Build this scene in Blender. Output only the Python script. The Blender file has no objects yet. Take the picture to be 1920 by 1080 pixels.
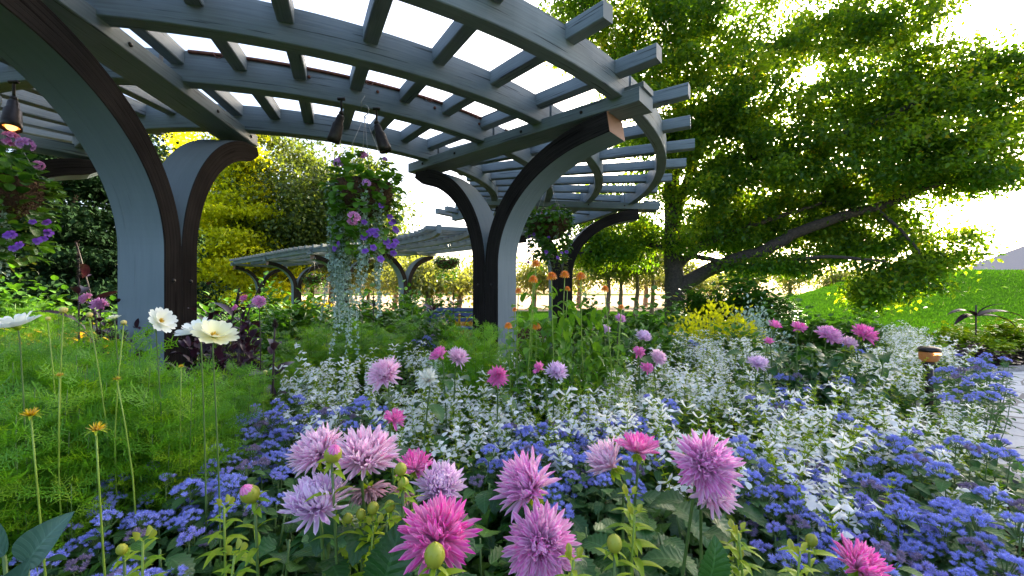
import bpy, math, random
import numpy as np
from math import pi, radians as rad, sin, cos
random.seed(7); RNG = np.random.default_rng(11)
SC = bpy.context.scene
COL = SC.collection
# ------------------------------------------------------------------ camera
F, V0, CH = 765.0, 551.0, 1.15            # focal length in px of a 1920 wide frame, horizon row, eye height
cam = bpy.data.cameras.new("camera"); camo = bpy.data.objects.new("camera", cam); COL.objects.link(camo)
cam.sensor_width = 36.0; cam.lens = 36.0*F/1920.0; cam.shift_y = (V0-540)/1920.0
cam.clip_start = 0.03; cam.clip_end = 3000
camo.location = (0, 0, CH); camo.rotation_euler = (pi/2, 0, 0)
SC.camera = camo
# ------------------------------------------------------------------ world + sun
SUN_AZ, SUN_EL = rad(36.2), rad(23.4)     # to the right of straight ahead (+Y)
w = bpy.data.worlds.new("World"); SC.world = w; w.use_nodes = True
nt = w.node_tree; nt.nodes.clear()
sky = nt.nodes.new('ShaderNodeTexSky'); sky.sky_type = 'NISHITA'; sky.sun_disc = False
sky.sun_elevation = SUN_EL; sky.sun_rotation = SUN_AZ; sky.air_density = 0.8; sky.dust_density = 5.0; sky.ozone_density = 0.6
bg = nt.nodes.new('ShaderNodeBackground'); bg.inputs['Strength'].default_value = 0.13
wo = nt.nodes.new('ShaderNodeOutputWorld')
nt.links.new(sky.outputs[0], bg.inputs[0]); nt.links.new(bg.outputs[0], wo.inputs[0])
sl = bpy.data.lights.new("sun", 'SUN'); sl.energy = 5.0; sl.angle = rad(0.5); sl.color = (1.0, 0.88, 0.66)
so = bpy.data.objects.new("sun", sl); COL.objects.link(so)
so.rotation_euler = (pi/2-SUN_EL, 0, pi-SUN_AZ)
SC.view_settings.view_transform = 'Standard'; SC.view_settings.look = 'None'
SC.view_settings.exposure = 2.5; SC.view_settings.gamma = 1.0

# ------------------------------------------------------------------ helpers
def at(u, v, Y):                          # photo pixel (1920x1080) at depth Y -> world point
    return np.array([(u-960)/F*Y, Y, CH+(V0-v)/F*Y])
def atz(u, v, z):                         # photo pixel on the level z
    return at(u, v, (CH-z)*F/(v-V0))
def unit(a):
    a = np.asarray(a, float); return a/np.maximum(np.linalg.norm(a, axis=-1, keepdims=True), 1e-9)
def tag(o, label=None, cat=None, group=None, kind=None):
    if label: o['label'] = label
    if cat: o['category'] = cat
    if group: o['group'] = group
    if kind: o['kind'] = kind
    return o
def empty(name, loc=(0, 0, 0), rz=0.0, parent=None):
    o = bpy.data.objects.new(name, None); COL.objects.link(o); o.location = [float(x) for x in loc]
    o.rotation_euler = (0, 0, rz); o.empty_display_size = 0.05
    if parent: o.parent = parent
    return o
KIDS = {}
def put(name, me, parent=None, loc=(0, 0, 0), rot=(0, 0, 0), sc=1.0):
    o = bpy.data.objects.new(name, me); COL.objects.link(o)
    o.location = [float(x) for x in loc]; o.rotation_euler = rot; o.scale = (sc, sc, sc)
    if parent:
        o.parent = parent; KIDS.setdefault(parent.name, []).append(o)
    return o
def dup(root, loc, rz=0.0, sc=1.0, tilt=(0, 0)):
    c = root.copy(); COL.objects.link(c); c.location = [float(x) for x in loc]
    c.rotation_euler = (tilt[0], tilt[1], rz); c.scale = (sc, sc, sc)
    def rec(src, dst):
        for k in KIDS.get(src.name, []):
            d = k.copy(); COL.objects.link(d); d.parent = dst
            KIDS.setdefault(dst.name, []).append(d); rec(k, d)
    rec(root, c); return c
def align(d):                             # euler turning local +Z onto d
    import mathutils
    return mathutils.Vector([float(x) for x in d]).to_track_quat('Z', 'Y').to_euler()

class M:                                  # mesh accumulator, numpy based
    def __init__(s): s.v = []; s.c = []; s.f = []; s.n = 0; s.uv = []
    def add(s, v, faces, mat=0, c=None, uv=None):
        """v (N,3); faces int array (K,k) ; c (N,3) colour attr ; uv per loop (K*k,2)"""
        v = np.asarray(v, float); faces = np.asarray(faces, int)
        if faces.ndim == 1: faces = faces[None]
        s.v.append(v); s.c.append(np.zeros((len(v), 3)) if c is None else c)
        m = np.full(len(faces), mat) if np.isscalar(mat) else np.asarray(mat)
        s.f.append((faces+s.n, m, np.zeros((faces.size, 2)) if uv is None else uv)); s.n += len(v)
    def inst(s, T, pos, d, up, scale, mat=0, rnd=None, wscale=1.0):
        """many copies of template T: local y -> d, local z near up"""
        pos = np.atleast_2d(pos); N = len(pos)
        if N == 0: return
        y = unit(np.broadcast_to(d, (N, 3))); up = np.broadcast_to(up, (N, 3))
        z = up-(up*y).sum(1, keepdims=True)*y
        bad = np.linalg.norm(z, axis=1) < 1e-3; z = np.where(bad[:, None], np.array([1., .1, 0]), z); z = z-(z*y).sum(1, keepdims=True)*y
        z = unit(z); x = np.cross(y, z)
        sc = np.broadcast_to(scale, (N,)).astype(float)
        tv = T['v']
        V = (tv[None, :, 0:1]*x[:, None]*wscale+tv[None, :, 1:2]*y[:, None]+tv[None, :, 2:3]*z[:, None])*sc[:, None, None]+pos[:, None]
        if rnd is None: rnd = RNG.random(N)
        c = np.empty((N, len(tv), 3)); c[:, :, 0] = rnd[:, None]; c[:, :, 1:] = T['c'][None]
        off = (np.arange(N)*len(tv))[:, None, None]
        V = V.reshape(-1, 3); c = c.reshape(-1, 3)
        s.v.append(V); s.c.append(c)
        for F_ in T['f']:
            ff = (F_[0][None]+off).reshape(-1, F_[0].shape[1])
            mm = np.tile(F_[1], N)+mat
            s.f.append((ff+s.n, mm, np.zeros((ff.size, 2))))
        s.n += len(V)
    def mesh(s, name, mats, smooth=True):
        me = bpy.data.meshes.new(name)
        v = np.concatenate(s.v) if s.v else np.zeros((0, 3)); c = np.concatenate(s.c)
        li = np.concatenate([f.ravel() for f, _, _ in s.f]); uv = np.concatenate([u for _, _, u in s.f])
        tot = np.concatenate([np.full(len(f), f.shape[1]) for f, _, _ in s.f]); mi = np.concatenate([m for _, m, _ in s.f])
        st = np.concatenate([[0], np.cumsum(tot)[:-1]])
        me.vertices.add(len(v)); me.vertices.foreach_set('co', v.ravel().astype(np.float32))
        me.loops.add(len(li)); me.loops.foreach_set('vertex_index', li.astype(np.int32))
        me.polygons.add(len(tot)); me.polygons.foreach_set('loop_start', st.astype(np.int32))
        me.polygons.foreach_set('loop_total', tot.astype(np.int32))
        me.polygons.foreach_set('material_index', mi.astype(np.int32))
        me.polygons.foreach_set('use_smooth', np.full(len(tot), smooth))
        a = me.attributes.new('c', 'FLOAT_COLOR', 'POINT')
        a.data.foreach_set('color', np.concatenate([c, np.ones((len(c), 1))], 1).ravel().astype(np.float32))
        if np.any(uv):
            l = me.uv_layers.new(name='uv'); l.data.foreach_set('uv', uv.ravel().astype(np.float32))
        me.update(calc_edges=True)
        for m in (mats if isinstance(mats, (list, tuple)) else [mats]): me.materials.append(m)
        return me

def join_T(*Ts):                          # several templates (with material offsets) into one
    v = []; c = []; f = []; n = 0
    for T, mo in Ts:
        v.append(T['v']); c.append(T['c']); f += [(a+n, m+mo) for a, m in T['f']]; n += len(T['v'])
    return {'v': np.concatenate(v), 'c': np.concatenate(c), 'f': f}
def grid_T(prof, nv, nu=3, bend=0.0, cup=0.0, serr=0.0, fold=0.0):
    """leaf/petal of unit length along y, half width prof(t)"""
    t = np.linspace(0, 1, nv); u = np.linspace(-1, 1, nu)
    wv = np.array([prof(a) for a in t])
    if serr: wv = wv*(1+serr*np.where(np.arange(nv) % 2, 1, -1)*np.where((t > .05) & (t < .95), 1, 0))
    ang = bend*t                            # bends up (+z) along its length
    yy = np.cumsum(np.concatenate([[0], np.cos(ang[1:])]))/(nv-1); zz = np.cumsum(np.concatenate([[0], np.sin(ang[1:])]))/(nv-1)
    v = np.zeros((nv, nu, 3)); v[:, :, 0] = wv[:, None]*u[None]
    v[:, :, 1] = yy[:, None]-serr*.06*np.abs(u)[None]
    v[:, :, 2] = zz[:, None]+cup*wv[:, None]*(u**2)[None]+fold*wv[:, None]*np.abs(u)[None]
    c = np.zeros((nv, nu, 2)); c[:, :, 0] = t[:, None]; c[:, :, 1] = (u[None]*.5+.5)
    idx = np.arange(nv*nu).reshape(nv, nu)
    q = np.stack([idx[:-1, :-1], idx[:-1, 1:], idx[1:, 1:], idx[1:, :-1]], -1).reshape(-1, 4)
    return {'v': v.reshape(-1, 3), 'c': c.reshape(-1, 2), 'f': [(q, np.zeros(len(q), int))]}
def tri_T(wd=.05, z=0.0):                 # single blade
    return {'v': np.array([[-wd, 0, 0], [wd, 0, 0], [0, 1, z]]), 'c': np.array([[0, 0], [0, 1], [1, .5]]),
            'f': [(np.array([[0, 1, 2]]), np.zeros(1, int))]}
LEAF5 = {'v': np.array([[0, 0, 0], [0, .5, -.02], [0, 1, -.1], [-.30, .45, .07], [.30, .45, .07]]),
         'c': np.array([[0, .5], [.5, .5], [1, .5], [.5, 0], [.5, 1]]),
         'f': [(np.array([[0, 4, 2, 1], [0, 1, 2, 3]]), np.zeros(2, int))]}
# five-lobed leaf for the big tree
def lobed_T():
    pts = [(0, 0)]; a0 = [-100, -62, -38, 0, 38, 62, 100]
    for a, r in ((-95, .42), (-70, .22), (-48, .62), (-24, .3), (0, .85), (24, .3), (48, .62), (70, .22), (95, .42)):
        pts.append((r*sin(rad(a)), .25+r*cos(rad(a))))
    v = np.array([[x, y, .10*abs(x)-.08*y*y] for x, y in pts]); n = len(v)
    q = np.array([[0, i+1, i, i] for i in range(1, n-1)])
    tri = np.array([[0, i+1, i] for i in range(1, n-1)])
    return {'v': v, 'c': np.stack([np.clip(v[:, 1], 0, 1), v[:, 0]*.5+.5], 1), 'f': [(tri, np.zeros(len(tri), int))]}
LOBED = lobed_T()
ovate = lambda wd: (lambda t: wd*(max(0, sin(pi*min(1, t**.75)))**.8)+.004)
LEAF_OV = grid_T(ovate(.30), 7, 3, bend=-.7, fold=.35)
LEAF_BIG = grid_T(ovate(.31), 15, 5, bend=-.9, fold=.25, serr=.13)
LEAF_LAN = grid_T(ovate(.12), 7, 3, bend=-1.0, fold=.4)
BLADE = grid_T(lambda t: .030*(1-t**2)+.002, 7, 2, bend=-1.6)
THREAD = {'v': np.array([[-.02, 0, 0], [.02, 0, 0], [.012, .55, .05], [-.012, .55, .05], [0, 1, .02]]),
          'c': np.array([[0, 0], [0, 1], [.5, 1], [.5, 0], [1, .5]]),
          'f': [(np.array([[0, 1, 2, 3]]), np.zeros(1, int)), (np.array([[3, 2, 4]]), np.zeros(1, int))]}

def tube(m, pts, rr, sides=6, mat=0, rnd=.5, cap=True):
    pts = np.asarray(pts, float); n = len(pts); rr = np.broadcast_to(rr, (n,)).astype(float)
    tg = unit(np.gradient(pts, axis=0)); ref = np.array([0, 0, 1.]) if abs(tg[0][2]) < .9 else np.array([1., 0, 0])
    a = unit(np.cross(tg, ref)); b = np.cross(tg, a)
    th = np.linspace(0, 2*pi, sides, endpoint=False)
    v = pts[:, None]+rr[:, None, None]*(np.cos(th)[None, :, None]*a[:, None]+np.sin(th)[None, :, None]*b[:, None])
    idx = np.arange(n*sides).reshape(n, sides); nx = np.roll(idx, -1, 1)
    q = np.stack([idx[:-1], nx[:-1], nx[1:], idx[1:]], -1).reshape(-1, 4)
    c = np.zeros((n*sides, 3)); c[:, 0] = rnd; c[:, 1] = np.repeat(np.linspace(0, 1, n), sides); c[:, 2] = np.tile(th/(2*pi), n)
    m.add(v.reshape(-1, 3), q, mat, c)
    if cap:
        m.f.append((idx[-1][None]+m.n-n*sides, np.array([mat]), np.zeros((sides, 2))))
def lathe(m, prof, sides=20, mat=0, loc=(0, 0, 0), rnd=.5):
    pr = np.array(prof, float); n = len(pr); th = np.linspace(0, 2*pi, sides, endpoint=False)
    v = np.stack([pr[:, None, 0]*np.cos(th), pr[:, None, 0]*np.sin(th), np.repeat(pr[:, 1:2], sides, 1)], -1)+np.asarray(loc)
    idx = np.arange(n*sides).reshape(n, sides); nx = np.roll(idx, -1, 1)
    q = np.stack([idx[:-1], nx[:-1], nx[1:], idx[1:]], -1).reshape(-1, 4)
    c = np.zeros((n*sides, 3)); c[:, 0] = rnd; c[:, 1] = np.repeat(np.linspace(0, 1, n), sides)
    m.add(v.reshape(-1, 3), q, mat, c)
def sweep(m, pts, side, wd, h, mside=0, mtop=0, mend=0, hh=None, seed=0.0):
    """rectangular timber swept along pts. side: (3,) or (N,3) unit vector of the width direction; UV in metres"""
    pts = np.asarray(pts, float); n = len(pts); side = np.broadcast_to(side, (n, 3))
    tg = unit(np.gradient(pts, axis=0)); up = unit(np.cross(side, tg)); h_ = np.full(n, h) if hh is None else hh
    s = np.concatenate([[0], np.cumsum(np.linalg.norm(np.diff(pts, axis=0), axis=1))])
    ch = .006
    corners = [(-1, -1), (1, -1), (1, 1), (-1, 1)]; ring = []
    for (a, b) in corners:                # chamfered corners: two points each
        p1 = (a*(wd/2-ch), b*h_/2); p2 = (a*wd/2, b*(h_/2-ch))
        ring += [p1, p2] if (a*b > 0) == (b < 0) or False else [p1, p2]
    # order points around the section
    ring = [(-(wd/2-ch), -1, 0), ((wd/2-ch), -1, 0), (wd/2, -1, ch), (wd/2, 1, ch), ((wd/2-ch), 1, 0), (-(wd/2-ch), 1, 0), (-wd/2, 1, ch), (-wd/2, -1, ch)]
    v = np.stack([pts+side*x+up*(b*(h_/2-c))[:, None] for x, b, c in ring], 1)      # n,8,3
    per = np.array([0, wd, wd, wd+h, wd+h, 2*wd+h, 2*wd+h, 2*wd+2*h, 2*wd+2*h])+seed
    idx = np.arange(n*8).reshape(n, 8); nx = np.roll(idx, -1, 1)
    q = np.stack([idx[:-1], nx[:-1], nx[1:], idx[1:]], -1)
    fm = np.array([mtop, mside, mside, mside, mtop, mside, mside, mside]); uv = np.zeros((n-1, 8, 4, 2))
    for k in range(8):
        uv[:, k, 0] = np.stack([s[:-1]+seed*3, np.full(n-1, per[k])], 1); uv[:, k, 1] = np.stack([s[:-1]+seed*3, np.full(n-1, per[k+1])], 1)
        uv[:, k, 2] = np.stack([s[1:]+seed*3, np.full(n-1, per[k+1])], 1); uv[:, k, 3] = np.stack([s[1:]+seed*3, np.full(n-1, per[k])], 1)
    m.add(v.reshape(-1, 3), q.reshape(-1, 4), np.tile(fm, n-1), None, uv.reshape(-1, 2))
    e = m.n-n*8
    m.f.append((np.array([idx[0][::-1]])+e, np.array([mend]), np.stack([np.tile([.1, .3], 4), np.tile([.2, .4], 4)], 1)*.1))
    m.f.append((np.array([idx[-1]])+e, np.array([mend]), np.stack([np.tile([.1, .3], 4), np.tile([.2, .4], 4)], 1)*.1))
def ico(m, loc, r, mat=0, sub=1, rnd=.5, squash=1.0):
    p = [(0, 1)]; nl = 3+sub*2
    prof = [(max(1e-4, r*sin(a)), -r*squash*cos(a)) for a in np.linspace(0, pi, nl+1)]
    lathe(m, prof, 6+sub*3, mat, loc, rnd)

# ------------------------------------------------------------------ materials
def newmat(name):
    m = bpy.data.materials.new(name); m.use_nodes = True; n = m.node_tree.nodes; n.clear()
    return m, n, m.node_tree.links
def N(n, t, **k):
    o = n.new(t)
    for a, b in k.items(): setattr(o, a, b)
    return o
def ramp(n, stops):
    r = n.new('ShaderNodeValToRGB'); e = r.color_ramp.elements
    while len(e) < len(stops): e.new(.5)
    for i, (p, c) in enumerate(stops): e[i].position = p; e[i].color = (*c, 1)
    return r
def math_(n, l, op, a, b=None, clamp=False):
    o = n.new('ShaderNodeMath'); o.operation = op; o.use_clamp = clamp
    for i, x in enumerate((a, b)):
        if x is None: continue
        if isinstance(x, (int, float)): o.inputs[i].default_value = x
        else: l.new(x, o.inputs[i])
    return o.outputs[0]
def mix(n, l, fac, a, b):
    o = n.new('ShaderNodeMix'); o.data_type = 'RGBA'
    for s, x in ((o.inputs[0], fac), (o.inputs[6], a), (o.inputs[7], b)):
        if isinstance(x, (int, float)): s.default_value = x
        elif isinstance(x, tuple): s.default_value = (*x, 1)
        else: l.new(x, s)
    return o.outputs[2]
def attr(n, l):
    a = n.new('ShaderNodeAttribute'); a.attribute_name = 'c'; s = n.new('ShaderNodeSeparateColor'); l.new(a.outputs['Color'], s.inputs[0])
    return s.outputs[0], s.outputs[1], s.outputs[2]
def leafmat(name, stops, trans=.35, tcol=(1.3, 1.25, .5), rough=.42, veins=0.0, spec=.4, objvar=True, tipc=None):
    m, n, l = newmat(name); R, T, U = attr(n, l)
    fac = R
    if objvar:
        oi = n.new('ShaderNodeObjectInfo'); fac = math_(n, l, 'ADD', math_(n, l, 'MULTIPLY', R, .8), math_(n, l, 'MULTIPLY', oi.outputs['Random'], .2))
    r = ramp(n, stops); l.new(fac, r.inputs[0]); col = r.outputs[0]
    pr = n.new('ShaderNodeBsdfPrincipled')
    if veins:
        d = math_(n, l, 'MULTIPLY', math_(n, l, 'ABSOLUTE', math_(n, l, 'SUBTRACT', U, .5)), 2.0)
        ph = math_(n, l, 'FRACT', math_(n, l, 'MULTIPLY', math_(n, l, 'SUBTRACT', T, math_(n, l, 'MULTIPLY', d, .22)), 8.0))
        vein = math_(n, l, 'GREATER_THAN', ph, .88)
        mid = math_(n, l, 'LESS_THAN', d, .06)
        vv = math_(n, l, 'MAXIMUM', math_(n, l, 'MULTIPLY', vein, .45), mid)
        hsv = n.new('ShaderNodeHueSaturation'); hsv.inputs['Value'].default_value = 1.9; hsv.inputs['Saturation'].default_value = .85; l.new(col, hsv.inputs['Color'])
        base = col; col = mix(n, l, math_(n, l, 'MULTIPLY', vv, veins), base, hsv.outputs[0])
        hgt = math_(n, l, 'SUBTRACT', math_(n, l, 'ABSOLUTE', math_(n, l, 'SUBTRACT', ph, .45)), vv)
        b = n.new('ShaderNodeBump'); b.inputs['Strength'].default_value = .5; b.inputs['Distance'].default_value = .003; b.invert = True
        l.new(hgt, b.inputs['Height']); l.new(b.outputs[0], pr.inputs['Normal'])
    if tipc:
        col = mix(n, l, math_(n, l, 'POWER', T, 2.0), col, tipc)
    l.new(col, pr.inputs['Base Color']); pr.inputs['Roughness'].default_value = rough
    pr.inputs['Specular IOR Level'].default_value = spec
    tr = n.new('ShaderNodeBsdfTranslucent')
    mu = n.new('ShaderNodeMix'); mu.data_type = 'RGBA'; mu.blend_type = 'MULTIPLY'; mu.inputs[0].default_value = 1
    l.new(col, mu.inputs[6]); mu.inputs[7].default_value = (*tcol, 1); l.new(mu.outputs[2], tr.inputs[0])
    ms = n.new('ShaderNodeMixShader'); ms.inputs[0].default_value = trans
    l.new(pr.outputs[0], ms.inputs[1]); l.new(tr.outputs[0], ms.inputs[2])
    o = n.new('ShaderNodeOutputMaterial'); l.new(ms.outputs[0], o.inputs[0]); return m
def petalmat(name, base, tip, edge=None, pw=1.2, trans=.3, rough=.55, var=.12, streak=.5):
    m, n, l = newmat(name); R, T, U = attr(n, l)
    d = math_(n, l, 'MULTIPLY', math_(n, l, 'ABSOLUTE', math_(n, l, 'SUBTRACT', U, .5)), 2.0)
    col = mix(n, l, math_(n, l, 'POWER', T, pw), base, tip)
    if edge: col = mix(n, l, math_(n, l, 'MULTIPLY', math_(n, l, 'POWER', d, 2.0), streak), col, edge)
    hsv = n.new('ShaderNodeHueSaturation'); l.new(col, hsv.inputs['Color'])
    l.new(math_(n, l, 'ADD', 1-var, math_(n, l, 'MULTIPLY', R, 2*var)), hsv.inputs['Value'])
    l.new(math_(n, l, 'ADD', .85, math_(n, l, 'MULTIPLY', R, .3)), hsv.inputs['Saturation'])
    col = hsv.outputs[0]
    pr = n.new('ShaderNodeBsdfPrincipled'); l.new(col, pr.inputs['Base Color']); pr.inputs['Roughness'].default_value = rough
    pr.inputs['Specular IOR Level'].default_value = .25
    tr = n.new('ShaderNodeBsdfTranslucent'); l.new(col, tr.inputs[0])
    ms = n.new('ShaderNodeMixShader'); ms.inputs[0].default_value = trans
    l.new(pr.outputs[0], ms.inputs[1]); l.new(tr.outputs[0], ms.inputs[2])
    o = n.new('ShaderNodeOutputMaterial'); l.new(ms.outputs[0], o.inputs[0]); return m
def woodmat(name, c1, c2, crack=.5, rough=.6, lam=0.0, grain=70, spec=.25):
    m, n, l = newmat(name); uv = n.new('ShaderNodeUVMap'); uv.uv_map = 'uv'
    mp = n.new('ShaderNodeMapping'); mp.inputs['Scale'].default_value = (2.2, grain, 1); l.new(uv.outputs[0], mp.inputs[0])
    no = n.new('ShaderNodeTexNoise'); no.inputs['Scale'].default_value = 1.0; no.inputs['Detail'].default_value = 6; no.inputs['Roughness'].default_value = .65
    l.new(mp.outputs[0], no.inputs[0])
    mp2 = n.new('ShaderNodeMapping'); mp2.inputs['Scale'].default_value = (1.3, 38, 1); mp2.inputs['Location'].default_value = (4, 9, 0); l.new(uv.outputs[0], mp2.inputs[0])
    cr = n.new('ShaderNodeTexNoise'); cr.inputs['Scale'].default_value = 1.0; cr.inputs['Detail'].default_value = 3; l.new(mp2.outputs[0], cr.inputs[0])
    crk = ramp(n, [(0, (1, 1, 1)), (.335, (1, 1, 1)), (.375, (0, 0, 0)), (1, (0, 0, 0))]); l.new(cr.outputs[0], crk.inputs[0])
    tc = n.new('ShaderNodeTexCoord'); bl = n.new('ShaderNodeTexNoise'); bl.inputs['Scale'].default_value = 2.3; bl.inputs['Detail'].default_value = 4; l.new(tc.outputs['Object'], bl.inputs[0])
    f = math_(n, l, 'ADD', math_(n, l, 'MULTIPLY', no.outputs[0], .6), math_(n, l, 'MULTIPLY', bl.outputs[0], .5), True)
    fr = ramp(n, [(.3, c1), (.75, c2)]); l.new(f, fr.inputs[0])
    col = mix(n, l, math_(n, l, 'MULTIPLY', crk.outputs[0], crack), fr.outputs[0], tuple(x*.25 for x in c1))
    hgt = math_(n, l, 'SUBTRACT', math_(n, l, 'MULTIPLY', no.outputs[0], .5), math_(n, l, 'MULTIPLY', crk.outputs[0], 1.0))
    if lam:
        s = n.new('ShaderNodeSeparateXYZ'); l.new(uv.outputs[0], s.inputs[0])
        lf = math_(n, l, 'FRACT', math_(n, l, 'MULTIPLY', s.outputs[1], 1/lam)); ll = math_(n, l, 'LESS_THAN', lf, .07)
        col = mix(n, l, math_(n, l, 'MULTIPLY', ll, .7), col, tuple(x*.3 for x in c1)); hgt = math_(n, l, 'SUBTRACT', hgt, ll)
    pr = n.new('ShaderNodeBsdfPrincipled'); l.new(col, pr.inputs['Base Color']); pr.inputs['Roughness'].default_value = rough
    pr.inputs['Specular IOR Level'].default_value = spec
    b = n.new('ShaderNodeBump'); b.inputs['Strength'].default_value = .6; b.inputs['Distance'].default_value = .004
    l.new(hgt, b.inputs['Height']); l.new(b.outputs[0], pr.inputs['Normal'])
    o = n.new('ShaderNodeOutputMaterial'); l.new(pr.outputs[0], o.inputs[0]); return m
def plain(name, col, rough=.6, metal=0.0, nz=.25, scale=30, emit=None, bump=.3, dist=.004, trans=0):
    m, n, l = newmat(name); tc = n.new('ShaderNodeTexCoord'); no = n.new('ShaderNodeTexNoise'); no.inputs['Scale'].default_value = scale; no.inputs['Detail'].default_value = 5
    l.new(tc.outputs['Object'], no.inputs[0])
    r = ramp(n, [(.25, tuple(x*(1-nz) for x in col)), (.75, tuple(min(1, x*(1+nz)) for x in col))]); l.new(no.outputs[0], r.inputs[0])
    pr = n.new('ShaderNodeBsdfPrincipled'); l.new(r.outputs[0], pr.inputs['Base Color']); pr.inputs['Roughness'].default_value = rough; pr.inputs['Metallic'].default_value = metal
    if trans: pr.inputs['Transmission Weight'].default_value = trans
    b = n.new('ShaderNodeBump'); b.inputs['Strength'].default_value = bump; b.inputs['Distance'].default_value = dist; l.new(no.outputs[0], b.inputs['Height']); l.new(b.outputs[0], pr.inputs['Normal'])
    if emit: pr.inputs['Emission Color'].default_value = (*emit[0], 1); pr.inputs['Emission Strength'].default_value = emit[1]
    o = n.new('ShaderNodeOutputMaterial'); l.new(pr.outputs[0], o.inputs[0]); return m
def groundmat(name, stops, scale, fine, bump=.05, rough=.9, stripes=None, joints=None):
    m, n, l = newmat(name); tc = n.new('ShaderNodeTexCoord')
    a = n.new('ShaderNodeTexNoise'); a.inputs['Scale'].default_value = scale; a.inputs['Detail'].default_value = 6; l.new(tc.outputs['Object'], a.inputs[0])
    b = n.new('ShaderNodeTexNoise'); b.inputs['Scale'].default_value = fine; b.inputs['Detail'].default_value = 5; l.new(tc.outputs['Object'], b.inputs[0])
    f = math_(n, l, 'ADD', math_(n, l, 'MULTIPLY', a.outputs[0], .5), math_(n, l, 'MULTIPLY', b.outputs[0], .5))
    if stripes:
        wv = n.new('ShaderNodeTexWave'); wv.bands_direction = 'Y'; wv.inputs['Scale'].default_value = stripes; wv.inputs['Distortion'].default_value = 2.5; l.new(tc.outputs['Object'], wv.inputs[0])
        f = math_(n, l, 'ADD', math_(n, l, 'MULTIPLY', f, .75), math_(n, l, 'MULTIPLY', wv.outputs['Fac'], .22))
    r = ramp(n, stops); l.new(f, r.inputs[0]); gc = r.outputs[0]
    if joints:
        vo = n.new('ShaderNodeTexVoronoi'); vo.feature = 'DISTANCE_TO_EDGE'; vo.inputs['Scale'].default_value = joints; l.new(tc.outputs['Object'], vo.inputs['Vector'])
        gc = mix(n, l, math_(n, l, 'LESS_THAN', vo.outputs['Distance'], .025), gc, (.34, .29, .25))
    pr = n.new('ShaderNodeBsdfDiffuse'); l.new(gc, pr.inputs['Color']); pr.inputs['Roughness'].default_value = .3
    bp = n.new('ShaderNodeBump'); bp.inputs['Strength'].default_value = 1; bp.inputs['Distance'].default_value = bump; l.new(b.outputs[0], bp.inputs['Height']); l.new(bp.outputs[0], pr.inputs['Normal'])
    o = n.new('ShaderNodeOutputMaterial'); l.new(pr.outputs[0], o.inputs[0]); return m

PAINT = woodmat('slate_blue_paint', (.090, .108, .115), (.215, .242, .250), crack=.75)
PAINT2 = woodmat('smooth_blue_paint', (.125, .162, .185), (.165, .205, .232), crack=.12, grain=25)
STAIN = woodmat('dark_stain', (.007, .006, .006), (.038, .032, .029), crack=.6, lam=.036, rough=.9, spec=.0)
ENDW = woodmat('bare_end_wood', (.17, .075, .040), (.30, .15, .085), crack=.3)
RUST = plain('rusty_steel', (.13, .045, .025), .7, .3, .5)
DARKM = plain('dark_bronze', (.035, .028, .025), .4, .7, .3)
CHAIN = plain('galvanised_wire', (.35, .33, .30), .45, .8)
COIR = plain('coir_liner', (.085, .040, .020), .95, 0, .6, 60, bump=1, dist=.02)
GLOW = plain('lit_lamp', (.9, .5, .2), .4, emit=((1, .30, .05), .28))
BULB = plain('hot_bulb', (1, .8, .5), .4, emit=((1, .45, .12), .7))
GLOWB = plain('amber_glass', (.14, .065, .025), .3, emit=((1, .42, .10), .025))
BARK = plain('bark', (.055, .040, .032), .95, 0, .55, 14, bump=1, dist=.04)
BARKP = plain('pinkish_bark', (.20, .13, .11), .9, 0, .4, 12, bump=.8, dist=.02)

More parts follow.
